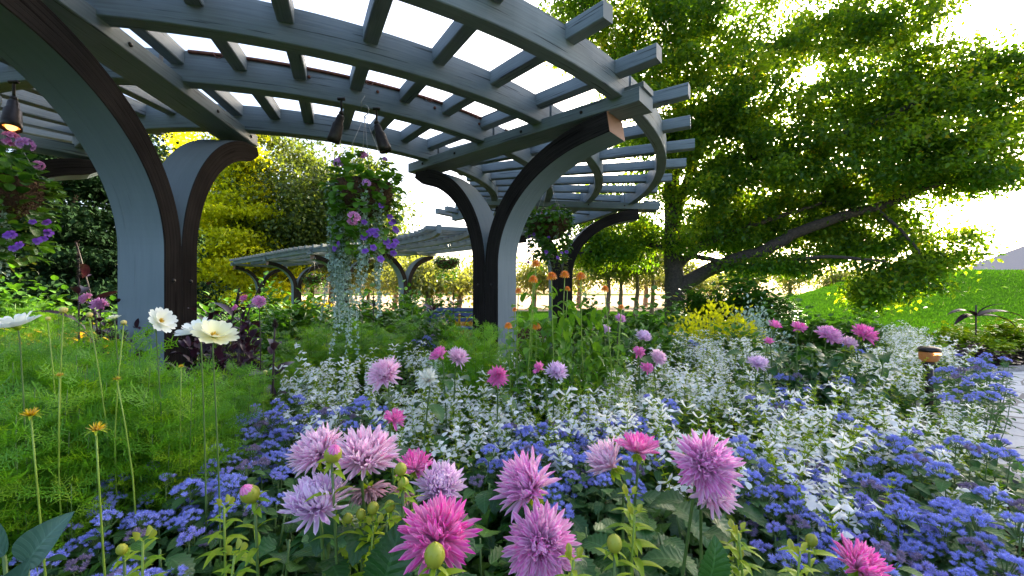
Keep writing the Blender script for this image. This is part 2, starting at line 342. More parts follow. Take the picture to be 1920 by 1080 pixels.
G = {
 'tree': leafmat('big_tree_leaf', [(0, (.026, .078, .012)), (.4, (.065, .145, .014)), (.85, (.22, .31, .020)), (1, (.40, .25, .03))], trans=.62, tcol=(2.1, 1.9, .4)),
 'yellow': leafmat('yellow_conifer_leaf', [(0, (.36, .40, .014)), (.6, (.66, .66, .022)), (1, (.80, .78, .05))], trans=.66, tcol=(1.35, 1.3, .4)),
 'dark': leafmat('dark_evergreen_needle', [(0, (.008, .024, .010)), (1, (.028, .060, .018))], trans=.04, rough=.9, spec=.05),
 'mid': leafmat('mid_green_leaf', [(0, (.045, .085, .020)), (1, (.13, .17, .04))], trans=.45, tcol=(1.8, 1.6, .5)),
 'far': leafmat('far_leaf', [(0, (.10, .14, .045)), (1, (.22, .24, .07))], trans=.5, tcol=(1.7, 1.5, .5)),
 'dahlia': leafmat('dahlia_leaf', [(0, (.012, .060, .014)), (.7, (.035, .115, .020)), (1, (.120, .220, .020))], trans=.18, tcol=(1.3, 1.5, .4), rough=.38, veins=.55),
 'lime': leafmat('lime_leaf', [(0, (.15, .30, .010)), (1, (.36, .46, .020))], trans=.4, tcol=(1.4, 1.3, .4)),
 'fern': leafmat('feathery_leaf', [(0, (.085, .240, .020)), (.7, (.170, .380, .026)), (1, (.34, .50, .035))], trans=.46, tcol=(1.6, 1.5, .3)),
 'age': leafmat('ageratum_leaf', [(0, (.022, .080, .020)), (1, (.080, .180, .035))], trans=.26, rough=.6, tcol=(1.2, 1.4, .5), veins=.4),
 'sal': leafmat('salvia_leaf', [(0, (.025, .100, .012)), (1, (.110, .240, .020))], trans=.32, tcol=(1.3, 1.4, .5), veins=.35),
 'zin': leafmat('zinnia_leaf', [(0, (.060, .180, .015)), (1, (.170, .330, .030))], trans=.38, tcol=(1.4, 1.4, .5)),
 'silver': leafmat('silver_leaf', [(0, (.28, .38, .32)), (1, (.55, .66, .58))], trans=.25, tcol=(1, 1.1, .9), rough=.6),
 'purple': leafmat('dark_purple_leaf', [(0, (.020, .010, .018)), (1, (.060, .022, .040))], trans=.15, tcol=(1.8, .8, .8)),
 'bronze': leafmat('bronze_grass', [(0, (.30, .17, .02)), (.6, (.50, .36, .03)), (1, (.42, .12, .03))], trans=.5, tcol=(1.4, 1.1, .5)),
 'blade': leafmat('grass_blade', [(0, (.09, .15, .03)), (1, (.22, .26, .06))], trans=.35),
 'bluegr': leafmat('blue_green_leaf', [(0, (.030, .085, .060)), (1, (.075, .160, .110))], trans=.15, tcol=(1, 1.2, .8), rough=.45, veins=.3),
}
STEM = plain('green_stem', (.085, .15, .030), .55, nz=.2)
STEML = plain('lime_stem', (.20, .30, .030), .5, nz=.2)
STEMD = plain('dark_stem', (.040, .022, .018), .6, nz=.3)
BUDM = leafmat('bud_green', [(0, (.28, .34, .03)), (1, (.48, .46, .05))], trans=.2, tcol=(1.2, 1.2, .4))
PINK = petalmat('pink_petal', (.96, .72, .84), (.86, .26, .66), edge=(.99, .84, .94), pw=.7, streak=.85, trans=.42)
PALE = petalmat('pale_pink_petal', (.90, .42, .66), (.97, .62, .82), edge=(1, .94, .96), pw=.8, streak=.9, trans=.42)
HOT = petalmat('hot_magenta_petal', (.98, .78, .86), (.90, .09, .52), edge=(.98, .62, .82), pw=.6, streak=.6, trans=.4)
LILAC = petalmat('lilac_petal', (.78, .40, .68), (.88, .64, .88), edge=(.98, .92, .97), pw=.8, streak=.85, trans=.4)
FADE = petalmat('faded_petal', (.30, .15, .14), (.55, .30, .38), edge=(.6, .42, .42), pw=.8)
BLUEF = petalmat('floss_blue', (.31, .32, .80), (.43, .47, .95), pw=.8, trans=.25, var=.22)
BLUEV = petalmat('floss_violet', (.33, .29, .72), (.48, .46, .93), pw=.8, trans=.25, var=.22)
BLUEO = petalmat('floss_faded', (.20, .14, .24), (.36, .28, .44), pw=.8, trans=.2, var=.2)
WHITE = petalmat('white_petal', (.96, .96, .92), (.98, .98, .96), pw=1, trans=.5, var=.06)
CREAM = petalmat('cream_petal', (.80, .72, .22), (.88, .87, .62), pw=.45, trans=.35, var=.05)
CREAMW = petalmat('cream_white_petal', (.85, .84, .62), (.88, .88, .82), pw=.6, trans=.35, var=.05)
YELC = petalmat('yellow_centre', (.55, .30, .03), (.85, .62, .05), pw=1)
ORANGE = petalmat('orange_petal', (.75, .16, .02), (.90, .33, .03), edge=(.95, .5, .1), pw=1, trans=.3)
VIOLET = petalmat('violet_petal', (.12, .03, .30), (.30, .10, .62), pw=.7, trans=.35)
MAUVE = petalmat('mauve_petal', (.55, .20, .55), (.72, .42, .76), pw=.8, trans=.35)

# ------------------------------------------------------------------ ground and terrain
def struct(name, me): return tag(put(name, me), kind='structure')
def quad_sheet(pts, z, name, mat):
    m = M(); p = np.array([[x, y, z] for x, y in pts]); m.add(p, np.arange(len(p))[None]); return struct(name, m.mesh(name, mat, False))
GRASS = groundmat('lawn_grass', [(.25, (.012, .045, .004)), (.5, (.026, .080, .006)), (.8, (.05, .12, .012))], .5, 22, .06)
SOIL = groundmat('mulch_soil', [(.3, (.020, .013, .009)), (.55, (.050, .032, .022)), (.8, (.110, .070, .048))], 3, 60, .04)
PLAZA = groundmat('sunlit_plaza', [(.3, (.42, .30, .20)), (.7, (.60, .46, .34))], .4, 5, .005)
PATHM = groundmat('flagstone_path', [(.3, (.60, .54, .50)), (.7, (.78, .72, .67))], 1.2, 40, .004, joints=2.2)
GSH = M(); GSH.add(np.array([[-900, -60, 0], [900, -60, 0], [900, 1500, 0], [-900, 1500, 0.]]), np.array([[0, 1, 2, 3]]))
struct('ground', GSH.mesh('ground', GRASS, False))
quad_sheet([(-9, -3), (3.0, -3), (3.0, 2.6), (3.6, 3.6), (4.9, 4.85), (6.6, 6.0), (9.5, 6.4), (10, 8.5), (7, 12.5), (-4, 15), (-12, 12)], .004, 'flower_bed_soil', SOIL)
# path on the right, curving away
def path_pts():
    a = [(3.02, -3), (3.02, 2.6), (3.62, 3.6), (4.9, 4.8), (6.6, 5.9), (9.5, 6.25), (16, 6.4)]
    b = [(16, 3.0), (9.5, 2.6), (7.4, 1.6), (6.6, -3)]
    return a+b
quad_sheet(path_pts(), .008, 'path', PATHM)
quad_sheet([(-70, 27), (70, 27), (200, 300), (-200, 300)], .006, 'plaza', PLAZA)
# kerb of the path
m = M(); kp = np.array([(3.02, -1, .03), (3.02, 2.6, .03), (3.62, 3.6, .03), (4.9, 4.8, .03), (6.6, 5.9, .03), (9.5, 6.25, .03), (14, 6.4, .03)])
tg = unit(np.gradient(kp, axis=0)); sd = np.stack([tg[:, 1], -tg[:, 0], tg[:, 2]*0], 1)
sweep(m, kp+sd*-.06, sd, .10, .10); struct('path_kerb', m.mesh('kerb', plain('kerb_stone', (.33, .30, .28), .9), False))
# grassy mound
nx_, ny_ = 90, 50; X = np.linspace(6, 60, nx_); Yg = np.linspace(9.5, 60, ny_); XX, YY = np.meshgrid(X, Yg)
def sst(a, b, x): t = np.clip((x-a)/(b-a), 0, 1); return t*t*(3-2*t)
rx = XX/np.maximum(YY, 1)
hh = 2.35*sst(.50, .98, rx+.03*np.sin(YY*.3))*sst(11, 24, YY)+.15*np.sin(XX*.3)*sst(12, 20, YY)*sst(.5, .9, rx)
hh = np.where((XX < 6.5) | (YY < 10), -.02, hh-.02+.05*sst(.5, .6, rx))
m = M(); idx = np.arange(nx_*ny_).reshape(ny_, nx_)
m.add(np.stack([XX, YY, hh], -1).reshape(-1, 3), np.stack([idx[:-1, :-1], idx[:-1, 1:], idx[1:, 1:], idx[1:, :-1]], -1).reshape(-1, 4))
MOUND = groundmat('mound_grass', [(.25, (.020, .075, .006)), (.5, (.045, .135, .010)), (.8, (.085, .200, .018))], .6, 26, .12)
struct('lawn_mound', m.mesh('mound', MOUND))
k = 46000; gx = 7+RNG.random(k)*24; gy = 10.5+RNG.random(k)**1.3*15; ok = (gx/gy > .5) & (gx/gy < 1.45); gx, gy = gx[ok], gy[ok]; k = len(gx)
i_ = np.clip((gx-6)/(54/(nx_-1)), 0, nx_-2); j_ = np.clip((gy-9.5)/(50.5/(ny_-1)), 0, ny_-2); ii, jj = i_.astype(int), j_.astype(int); fx, fy = i_-ii, j_-jj
gz = hh[jj, ii]*(1-fx)*(1-fy)+hh[jj, ii+1]*fx*(1-fy)+hh[jj+1, ii]*(1-fx)*fy+hh[jj+1, ii+1]*fx*fy
d = RNG.normal(0, .45, (k, 3)); d[:, 2] = 1; m = M(); m.inst(tri_T(.16), np.stack([gx, gy, gz-.01], 1), d, RNG.normal(0, 1, (k, 3)), RNG.uniform(.05, .13, k), 0)
tag(put('grass', m.mesh('grass', [leafmat('turf_blade', [(0, (.014, .055, .006)), (1, (.050, .125, .012))], trans=.35, tcol=(1.3, 1.4, .4), spec=.1, rough=.8)])), 'short green turf blades on the mound', 'grass', None, 'stuff')
def ground_z(x, y):
    r = x/max(y, 1); s = lambda a, b, t: (lambda q: q*q*(3-2*q))(min(1, max(0, (t-a)/(b-a))))
    return 2.35*s(.50, .98, r)*s(11, 24, y) if x > 6.5 and y > 10 else 0

# ------------------------------------------------------------------ pergola
C0 = np.array([-3.28, 7.16]); HB = CH+1.6            # ring centre, underside of the cross beams
def pol(r, a, z): return np.array([C0[0]+r*cos(a), C0[1]+r*sin(a), z])
def timber(name, parent, path, side, wd, h, ms=0, mt=0, me_=2, mats=None, hh=None):
    m = M(); sweep(m, path, side, wd, h, ms, mt, me_, hh, seed=random.random()*4)
    return put(name, m.mesh(name, mats or [PAINT, STAIN, ENDW], False), parent)
def arm_path(sgn, R, stem_r, z0, ztop, ext):
    """centre line of one curved arm in (offset along frame, z)"""
    p = [(sgn*stem_r, 0.0), (sgn*stem_r, z0*.5), (sgn*stem_r, z0)]
    fm = rad(81)
    for f in np.linspace(0, fm, 30)[1:]:
        p.append((sgn*(stem_r+R*(1-cos(f))/(1-cos(fm))), z0+(ztop-z0)*sin(f)/sin(fm)))
    a, b = np.array(p[-2]), np.array(p[-1]); d = (b-a)/np.linalg.norm(b-a)
    p.append(tuple(b+d*ext)); return p
def frame(parent, ctr, dirv, r_out=1.75, r_in=1.40, Ro=1.22, Ri=.98, scale_end=True, inner=True):
    """ctr xy of the stem centre; dirv unit xy outward"""
    dv = np.array([dirv[0], dirv[1], 0.]); side = np.array([-dirv[1], dirv[0], 0.]); c = np.array([ctr[0], ctr[1], 0.])
    for sgn, R, ext in ((1, Ro, .16), (-1, Ri, .16)):
        if sgn < 0 and not inner: continue
        path = [c+dv*a+np.array([0, 0, z]) for a, z in arm_path(sgn, R, .0953, 1.46, HB-.098-.13*ext, ext)]
        n = len(path); hh = np.full(n, .19)
        if sgn < 0: hh[-1] = .09; hh[-2] = .17; path[-1] = path[-1]+np.array([0, 0, .03])
        path = np.array(path)
        timber('curved_arm', parent, path, side, .32, .19, 1, 3, 2, [PAINT, STAIN, ENDW, PAINT2], hh)
    a, b = c-dv*r_in, c+dv*r_out
    z = np.array([0, 0, HB+.062])
    timber('cross_beam', parent, [a+z, (a+b)/2+z, b+z], side, .30, .12, 0, 0, 0)
    if scale_end:
        m = M()
        for q, zz, sd_ in [(o_, HB+.06, .150) for o_ in (-1.1, -.5, .5, 1.2)]+[(o_, z_, .160) for o_ in (-.1, .1) for z_ in (.7, 1.25)]:
            for s_ in (-1, 1):
                pc = c+dv*q+side*s_*sd_+np.array([0, 0, zz]); tube(m, [pc-side*s_*.004, pc+side*s_*.004, pc+side*s_*.012], [.016, .016, .011], 8)
        put('bolts', m.mesh('bolts', [DARKM]), parent)
    timber('end_block', parent, [b-dv*.25+[0, 0, HB+.15], b-dv*.12+[0, 0, HB+.15], b+dv*.02+[0, 0, HB+.15]], side, .22, .05, 0, 0, 0)
perg = empty('pergola', (C0[0], C0[1], 0)); perg.location = (0, 0, 0)
tag(perg, 'large curved slate-blue timber pergola on dark Y-shaped posts, arching over the foreground', 'pergola')
AN = [rad(-128), rad(-82.5), rad(-39.6), rad(7.0), rad(49.5)]
for i, a in enumerate(AN):
    rc = 4.0 if i != 3 else 4.22
    frame(perg, pol(rc, a, 0)[:2], (cos(a), sin(a)), r_out=1.75 if i != 3 else 1.9, r_in=1.40 if i not in (1, 4) else (1.24 if i == 1 else .3), inner=i != 4)
RINGS = [3.03, 3.985, 4.763, 5.603]
for k, R in enumerate(RINGS):
    for i in range(len(AN)-1):
        a0, a1 = AN[i]+.004, AN[i+1]-.004
        aa = np.linspace(a0, a1, 22); rc = R-.06
        path = np.array([pol(rc, a, HB+.083+.125) for a in aa]); side = np.array([[cos(a), sin(a), 0] for a in aa])
        timber('ring_beam', perg, path, side, .12, .25, 0, 0, 0)
a = rad(-49.1)-6.35*pi/180*13
while a < rad(54):
    if min(abs(a-b) for b in AN) > rad(1.3):
        da = RNG.normal(0, .004); dr = RNG.normal(0, .03)
        timber('rafter', perg, [pol(2.62+dr, a+da, HB+.083+.136+.06), pol(4.2, a, HB+.279), pol(5.92+dr, a+da, HB+.083+.136+.06)], np.array([-sin(a), cos(a), 0]), .105, .12, 0, 0, 0)
    a += rad(6.35) if a < rad(-49.5) else rad(7.3)
for i in range(len(AN)-1):               # rusty conduit along the second ring, with cable loops
    aa = np.linspace(AN[i]+.05, AN[i+1]-.05, 24); m = M()
    tube(m, [pol(RINGS[1]+.012, a, HB+.083+.235) for a in aa], .014, 6)
    for a in aa[2::5]:
        q = [pol(RINGS[1]+.02+.03*sin(t), a+.012*cos(t), HB+.30+.03*cos(2*t)) for t in np.linspace(0, 5, 9)]; tube(m, q, .004, 4)
        ico(m, pol(RINGS[1]+.01, a+.02, HB+.25), .014, 0)
    put('conduit', m.mesh('conduit', RUST), perg)

# far wing, winding away to the left
wing = empty('pergola', (0, 0, 0))
tag(wing, 'distant wing of slatted pergola winding away left on small arched posts', 'pergola')
cp = np.array([(-.3, 8.5), (-.55, 11.0), (-1.5, 13.4), (-4.25, 16.2), (-7.4, 17.8), (-11.1, 21.0), (-15.0, 24.3), (-18, 26)])
def cat(p, n=14):
    out = []
    for i in range(1, len(p)-2):
        for t in np.linspace(0, 1, n, endpoint=False):
            out.append(.5*((2*p[i])+(-p[i-1]+p[i+1])*t+(2*p[i-1]-5*p[i]+4*p[i+1]-p[i+2])*t*t+(-p[i-1]+3*p[i]-3*p[i+1]+p[i+2])*t**3))
    out.append(p[-2]); return np.array(out)
wc = cat(cp); wt = unit(np.gradient(wc, axis=0)); wn = np.stack([-wt[:, 1], wt[:, 0]], 1)*1.0   # left normal (towards the viewer side)
for k in (3*14, 4*14, 5*14):
    d = wn[k-14 if False else k]
wcols = [14*2, 14*3, 14*4, len(wc)-1]
for k in wcols: frame(wing, wc[k], wn[k], r_out=1.5, r_in=1.5, Ro=1.1, Ri=1.1)
L = np.concatenate([[0], np.cumsum(np.linalg.norm(np.diff(wc, axis=0), axis=1))])
for off in (-1.35, -.45, .45, 1.35):
    p = np.concatenate([wc+wn*off, np.full((len(wc), 1), HB+.083+.125)], 1)
    timber('ring_beam', wing, p[4:], np.concatenate([wn, np.zeros((len(wc), 1))], 1)[4:], .12, .25, 0, 0, 0)
s = 1.2
while s < L[-1]:
    x = np.array([np.interp(s, L, wc[:, 0]), np.interp(s, L, wc[:, 1])]); nn = unit(np.array([np.interp(s, L, wn[:, 0]), np.interp(s, L, wn[:, 1])]))
    z = np.array([HB+.283]); A_, B_ = np.concatenate([x-nn*1.7, z]), np.concatenate([x+nn*1.7, z])
    timber('rafter', wing, [A_, (A_+B_)/2, B_], np.array([-nn[1], nn[0], 0]), .10, .12, 0, 0, 0); s += .42

# ------------------------------------------------------------------ spot lamps under the pergola
def spot_lamp(p, d, label, lit=False):
    r = empty('spotlight', p); tag(r, label, 'spotlight', 'spotlights clipped under the pergola')
    d = unit(np.array(d, float)); e = align(d)
    m = M(); lathe(m, [(.001, 0), (.022, .004), (.030, .02), (.034, .07), (.045, .09), (.052, .20), (.054, .24), (.048, .24), (.046, .19), (.001, .185)], 18)
    h = put('housing', m.mesh('lamp_housing', [DARKM]), r, (0, 0, -.03), e)
    m = M(); lathe(m, [(.001, .001), (.046, 0)], 18); put('lens', m.mesh('lamp_lens', [GLOW if lit else DARKM]), h, (0, 0, .215))
    if lit:
        m = M(); ico(m, (0, 0, 0), .030, 0, 2); put('bulb', m.mesh('lamp_bulb', [BULB]), h, (0, 0, .222))
    m = M(); tube(m, [(0, 0, .10), (0, 0, .04), (0, 0, -.03)], .009, 6); tube(m, [(-.03, 0, .10), (0, 0, .10), (.03, 0, .10)], .014, 6); ico(m, (0, 0, -.02), .022)
    put('bracket', m.mesh('bracket', [DARKM]), r)
    return r
spot_lamp(at(640, 208, 3.42), (-.35, .1, -1), 'unlit dark spotlight left of the hanging basket hook, pointing down and left')
spot_lamp(at(706, 226, 3.48), (.32, .1, -1), 'unlit dark spotlight right of the hanging basket hook, pointing down and right')
spot_lamp(at(26, 180, 2.92), (.22, -.25, -1), 'lit amber spotlight at the far left under the pergola', True)
spot_lamp(at(1001, 345, 5.8), (0, -.2, -1), 'small dark spotlight above the rear hanging basket')

# ------------------------------------------------------------------ flowers: shared part meshes
def bloom_mesh(name, n=170, R=.07, tmax=100, tmin=10, wd=.085, curl=.55, mats=None, tip_up=.8, yc=False, seed=0):
    m = M(); T1 = grid_T(lambda t: wd*(.55+.6*sin(pi*min(1, t*.95)))*(1 if t < .85 else max(.15, (1-t)/.15)), 7, 3, bend=curl, cup=1.1)
    i = np.arange(n); f = (i+.5)/n; az = i*2.39996+seed
    th = np.radians(tmin+(tmax-tmin)*f**.62)+RNG.normal(0, .05, n)
    d = np.stack([np.sin(th)*np.cos(az), np.sin(th)*np.sin(az), np.cos(th)], 1)
    up = np.array([0, 0, 1.])-d*0; up = np.stack([-np.cos(th)*np.cos(az), -np.cos(th)*np.sin(az), np.sin(th)], 1)
    Ln = R*(.50+.50*f**.5)*RNG.uniform(.88, 1.1, n)
    pos = d*R*.08+np.array([0, 0, .002])
    tw = RNG.normal(0, .15, n)[:, None]; up = unit(up+np.cross(d, up)*tw)
    Ts = [T1]+[grid_T(lambda t, k_=k_: wd*k_*(.55+.6*sin(pi*min(1, t*.95)))*(1 if t < .85 else max(.15, (1-t)/.15)), 7, 3, bend=curl+b_, cup=1.1) for k_, b_ in ((.85, .45), (1.1, -.35), (.9, .9))]
    ch_ = RNG.choice(4, n, p=[.4, .25, .2, .15]); Ln = Ln*RNG.uniform(.86, 1.1, n); d = unit(d+RNG.normal(0, .05, (n, 3)))
    for q_ in range(4):
        k_ = ch_ == q_; m.inst(Ts[q_], pos[k_], d[k_], up[k_], Ln[k_], 0)
    if yc:
        k = 26; a = RNG.uniform(0, 2*pi, k); rr = RNG.uniform(0, .14*R, k)
        m.inst(grid_T(lambda t: .16*sin(pi*t)+.02, 4, 3, cup=1), np.stack([rr*np.cos(a), rr*np.sin(a), np.full(k, .004)], 1), np.stack([rr*np.cos(a)*8, rr*np.sin(a)*8, np.full(k, .02)], 1), np.array([0, 0, 1.]), RNG.uniform(.10, .2, k)*R*2, 1)
    # green bracts behind
    a = np.linspace(0, 2*pi, 7, endpoint=False); d = np.stack([np.cos(a), np.sin(a), -.35+0*a], 1)
    m.inst(LEAF_OV, np.zeros((7, 3))+[0, 0, -.004], d, np.array([0, 0, 1.]), R*.42, 2)
    return m.mesh(name, mats)
def bm(petal): return [petal, YELC, G['lime']]
BL = {
 'full': [bloom_mesh('bloom', 290+30*k, .070, 104+6*k, 6, .057+.005*k, .4+.2*k, bm(PINK), seed=k) for k in range(3)],
 'hot': [bloom_mesh('bloom', 190+20*k, .074, 88+8*k, 10, .062, .35, bm(HOT), seed=3+k, yc=True) for k in range(2)],
 'pale': [bloom_mesh('bloom', 300, .070, 98, 6, .057, .55, bm(PALE), seed=k+5) for k in range(3)],
 'lilac': [bloom_mesh('bloom', 230+25*k, .068, 106+8*k, 6, .057, .7+.25*k, bm(LILAC), seed=8+k) for k in range(3)],
 'semi': [bloom_mesh('bloom', 62, .062, 84, 25, .10, .5, bm(HOT), seed=2, yc=True)],
 'side': [bloom_mesh('bloom', 170, .075, 72, 6, .055, .3, bm(PINK), seed=4)],
 'sidep': [bloom_mesh('bloom', 150, .078, 60, 6, .055, .25, bm(PALE), seed=6)],
 'fade': [bloom_mesh('bloom', 90, .060, 125, 50, .07, .9, bm(FADE), seed=9)],
 'white': [bloom_mesh('bloom', 90, .060, 95, 20, .07, .4, [CREAMW, ORANGE, G['lime']], seed=12, yc=True)],
}
def bud_mesh(name, tipm):
    m = M(); lathe(m, [(.001, 0), (.006, .001), (.0105, .007), (.0115, .013), (.009, .020), (.004, .0245), (.001, .026)], 12, 0)
    a = np.linspace(0, 2*pi, 9, endpoint=False)
    m.inst(grid_T(lambda t: .26*sin(pi*min(1, t*.9+.1)), 5, 3, bend=1.1, cup=.6), np.stack([np.cos(a)*.006, np.sin(a)*.006, 0*a], 1), np.stack([np.cos(a)*.8, np.sin(a)*.8, .65+0*a], 1), np.array([0, 0, 1.]), .020, 0)
    a = np.linspace(.3, 2*pi+.3, 5, endpoint=False)
    m.inst(LEAF_LAN, np.zeros((5, 3)), np.stack([np.cos(a), np.sin(a), .1+0*a], 1), np.array([0, 0, 1.]), .022, 1)
    if tipm:
        a = np.linspace(0, 2*pi, 10, endpoint=False)
        m.inst(grid_T(lambda t: .28*sin(pi*min(1, t*.85+.15)), 5, 3, bend=1.5, cup=.8), np.stack([np.cos(a)*.009, np.sin(a)*.009, .010+0*a], 1), np.stack([np.cos(a)*.5, np.sin(a)*.5, .9+0*a], 1), np.array([0, 0, 1.]), .022, 2)
    return m.mesh(name, [BUDM, G['lime'], tipm or BUDM])
BUD, BUDP = bud_mesh('bud', None), bud_mesh('bud', HOT)
def curve(a, b, sag=.0, n=8, side=(0, 0, 0)):
    a, b = np.asarray(a, float), np.asarray(b, float); t = np.linspace(0, 1, n)[:, None]
    return a+(b-a)*t+np.array([0, 0, 1.])*(sag*np.sin(pi*t))+np.asarray(side)*np.sin(pi*t)
def leafy_stem(m, pts, T, sz, n, t0=.15, t1=.9, mat=0, out=.9, drop=.0, petiole=.0, stem_mat=None):
    """leaves in opposite pairs along a stem"""
    pts = np.asarray(pts); tt = np.linspace(t0, t1, n)
    for j, t in enumerate(tt):
        k = t*(len(pts)-1); i = min(int(k), len(pts)-2); p = pts[i]+(pts[i+1]-pts[i])*(k-i)
        a = j*1.7+random.random()
        for q in (0, pi):
            d = np.array([cos(a+q)*out, sin(a+q)*out, random.uniform(-.2, .5)-drop]); s_ = sz*random.uniform(.7, 1.15)
            m.inst(T, p+unit(d)*petiole, d, np.array([random.uniform(-.3, .3), random.uniform(-.3, .3), 1.]), s_, mat)
def dahlia(u, v, Y, kind, d, label, sc=1.0, stem_to=None, dark=False, leaves=2):
    p = at(u, v, Y); base = np.array([p[0]+random.uniform(-.06, .06), p[1]+random.uniform(0, .08)+.03, 0.0]) if stem_to is None else np.asarray(stem_to, float)
    r = empty('dahlia', base); tag(r, label, 'dahlia', 'dahlias in bloom')
    o = put('bloom', random.choice(BL[kind]), r, p-base, align(unit(np.array(d, float))), sc)
    o.rotation_euler.rotate_axis('Z', random.random()*6)
    nk = p-base-unit(np.array(d, float))*.012; m = M(); pth = curve((0, 0, 0), nk-unit(np.array(d, float))*.03+[0, 0, -.02], 0, 8, (random.uniform(-.015, .015),)*3)
    pth = np.concatenate([pth, [nk]]); tube(m, pth, np.linspace(.0045, .0032, len(pth)), 7)
    put('stem', m.mesh('stem', [STEMD if dark else STEM]), r)
    if leaves:
        m = M(); leafy_stem(m, pth, LEAF_BIG, .105, leaves, .35, .8, 0, petiole=.02); put('leaves', m.mesh('leaves', [G['dahlia']]), r)
    return r
def bud(u, v, Y, label, me=BUD, sc=1.0, d=(0, 0, 1), lean=(0, 0)):
    p = at(u, v, Y); base = np.array([p[0]+lean[0], p[1]+.04+lean[1], 0.0]); r = empty('dahlia_bud', base); tag(r, label, 'flower bud', 'dahlia buds')
    put('bud', me, r, p-base, align(d), sc)
    m = M(); pth = curve((0, 0, 0), p-base-unit(np.array(d, float))*.001, 0, 7, (random.uniform(-.01, .01), 0, 0)); tube(m, pth, np.linspace(.0038, .0026, 7), 6)
    put('stem', m.mesh('stem', [STEM]), r)
    m = M(); leafy_stem(m, pth, LEAF_LAN, .055, 4, .80, .97, 0, out=.7, drop=-.5); put('leaves', m.mesh('leaves', [G['lime']]), r)

# --- foreground dahlias
dahlia(600, 852, .93, 'pale', (-.35, -.35, .75), 'pale pink dahlia at the left of the joined pair, behind a half-open bud', .95)
dahlia(684, 862, .90, 'pale', (.25, -.30, .85), 'big pale pink dahlia at the right of the joined pair, above the drooping lilac one', 1.08)
dahlia(594, 945, .84, 'lilac', (-.1, -.25, .9), 'pale lilac shaggy dahlia drooping over dark leaves, with withered lower petals', 1.02)
dahlia(780, 882, 1.06, 'semi', (.0, -.25, .9), 'small deep magenta dahlia with yellow heart just right of the big pale pair', .92)
dahlia(826, 912, 1.02, 'lilac', (.15, -.45, .75), 'round lilac dahlia right below the small magenta one', .98)
dahlia(820, 1012, .74, 'hot', (.0, -.50, .75), 'hot pink spiky dahlia at the bottom edge with a fat yellow-green bud in front', 1.02)
dahlia(996, 920, .87, 'side', (-.45, -.45, .65), 'pink dahlia turned to the left, upper one of the stacked two in the centre', 1.1)
dahlia(1012, 1020, .79, 'full', (.10, -.85, .35), 'full pink dahlia facing the viewer, lower one of the stacked two in the centre', 1.05)
dahlia(1150, 878, 1.06, 'sidep', (-.55, -.10, .65), 'pale pink dahlia seen from the side, tucked left of the flat pink one', .95)
dahlia(1197, 850, 1.04, 'semi', (.05, -.10, 1), 'flat bright pink dahlia seen edge-on on a thin bare stem', .98)
dahlia(1320, 872, .88, 'full', (.0, -.80, .45), 'large full pink dahlia facing the viewer beside the blue drift', 1.02)
dahlia(1330, 924, .93, 'pale', (.1, -.5, .5), 'pink dahlia half hidden right below the large full pink one', .80)
dahlia(1608, 1068, .76, 'hot', (.25, -.45, .75), 'magenta dahlia cut off by the bottom edge among the blue flowers', .72)
dahlia(690, 918, .95, 'fade', (.2, -.2, -.8), 'faded brownish pink dahlia hanging beneath the big pale pair', .85)
dahlia(752, 925, 1.05, 'fade', (-.3, -.3, -.6), 'withering lilac dahlia behind a thin dark stem, left of the round lilac one', .7)
# --- middle dahlias
dahlia(722, 703, 1.72, 'pale', (-.1, -.8, .5), 'large lilac-pink dahlia standing alone at the left edge of the white salvias', 1.05)
dahlia(803, 712, 1.80, 'white', (0, -.7, .6), 'whitish dahlia with an orange heart among white salvias', .85)
dahlia(825, 668, 2.05, 'semi', (-.3, -.5, .7), 'magenta-tipped dahlia, left one of the close pair behind the whitish dahlia', .85)
dahlia(858, 672, 2.1, 'pale', (.3, -.5, .7), 'pale pink dahlia, right one of the close pair behind the whitish dahlia', .85)
dahlia(933, 706, 1.9, 'hot', (.0, -.95, .25), 'small round crimson-magenta dahlia facing the viewer in the white salvias', .70)
dahlia(1043, 698, 1.95, 'lilac', (.2, -.5, .7), 'lilac dahlia right of a darker pink one in the white salvias', .85)
dahlia(1013, 692, 1.98, 'semi', (-.6, -.4, .4), 'small darker pink dahlia touching the lilac one in the white salvias', .62)
dahlia(737, 788, 1.4, 'semi', (.3, -.4, .5), 'magenta dahlia half buried in leaves behind the big pale pair', .70)
dahlia(1207, 632, 2.5, 'lilac', (.1, -.5, .7), 'pale lilac dahlia on top of the pink cluster at mid right', .75)
dahlia(1198, 662, 2.45, 'semi', (-.2, -.7, .5), 'pink dahlia at the left of the pink cluster at mid right', .72)
dahlia(1232, 672, 2.4, 'pale', (.2, -.7, .5), 'pale pink dahlia at the right of the pink cluster at mid right', .78)
dahlia(1212, 692, 2.35, 'semi', (0, -.7, .5), 'pink dahlia at the bottom of the pink cluster at mid right', .70)
dahlia(1420, 683, 2.3, 'lilac', (0, -.4, .8), 'pale lilac dahlia among blue and white flowers below the far dahlia row', .88)
for (u, v, k, l, s_) in ((1450, 612, 'semi', 'purple-pink dahlia at the left end of the far dahlia row', .8), (1497, 617, 'semi', 'bright magenta dahlia, second from the left in the far dahlia row', .9),
                         (1553, 630, 'full', 'full pink dahlia, third from the left in the far dahlia row', 1.15), (1617, 630, 'hot', 'pink dahlia with golden heart at the right end of the far dahlia row', 1.15),
                         (1590, 645, 'pale', 'paler dahlia tucked between the two largest of the far dahlia row', .8), (1440, 642, 'semi', 'small crimson dahlia just below the left end of the far dahlia row', .6)):
    dahlia(u, v, 2.75, k, (random.uniform(-.2, .2), -.6, .75), l, s_)
dahlia(460, 562, 3.3, 'semi', (-.2, -.5, .5), 'small violet-pink dahlia behind the right side of the near post', .75, dark=True, leaves=0)
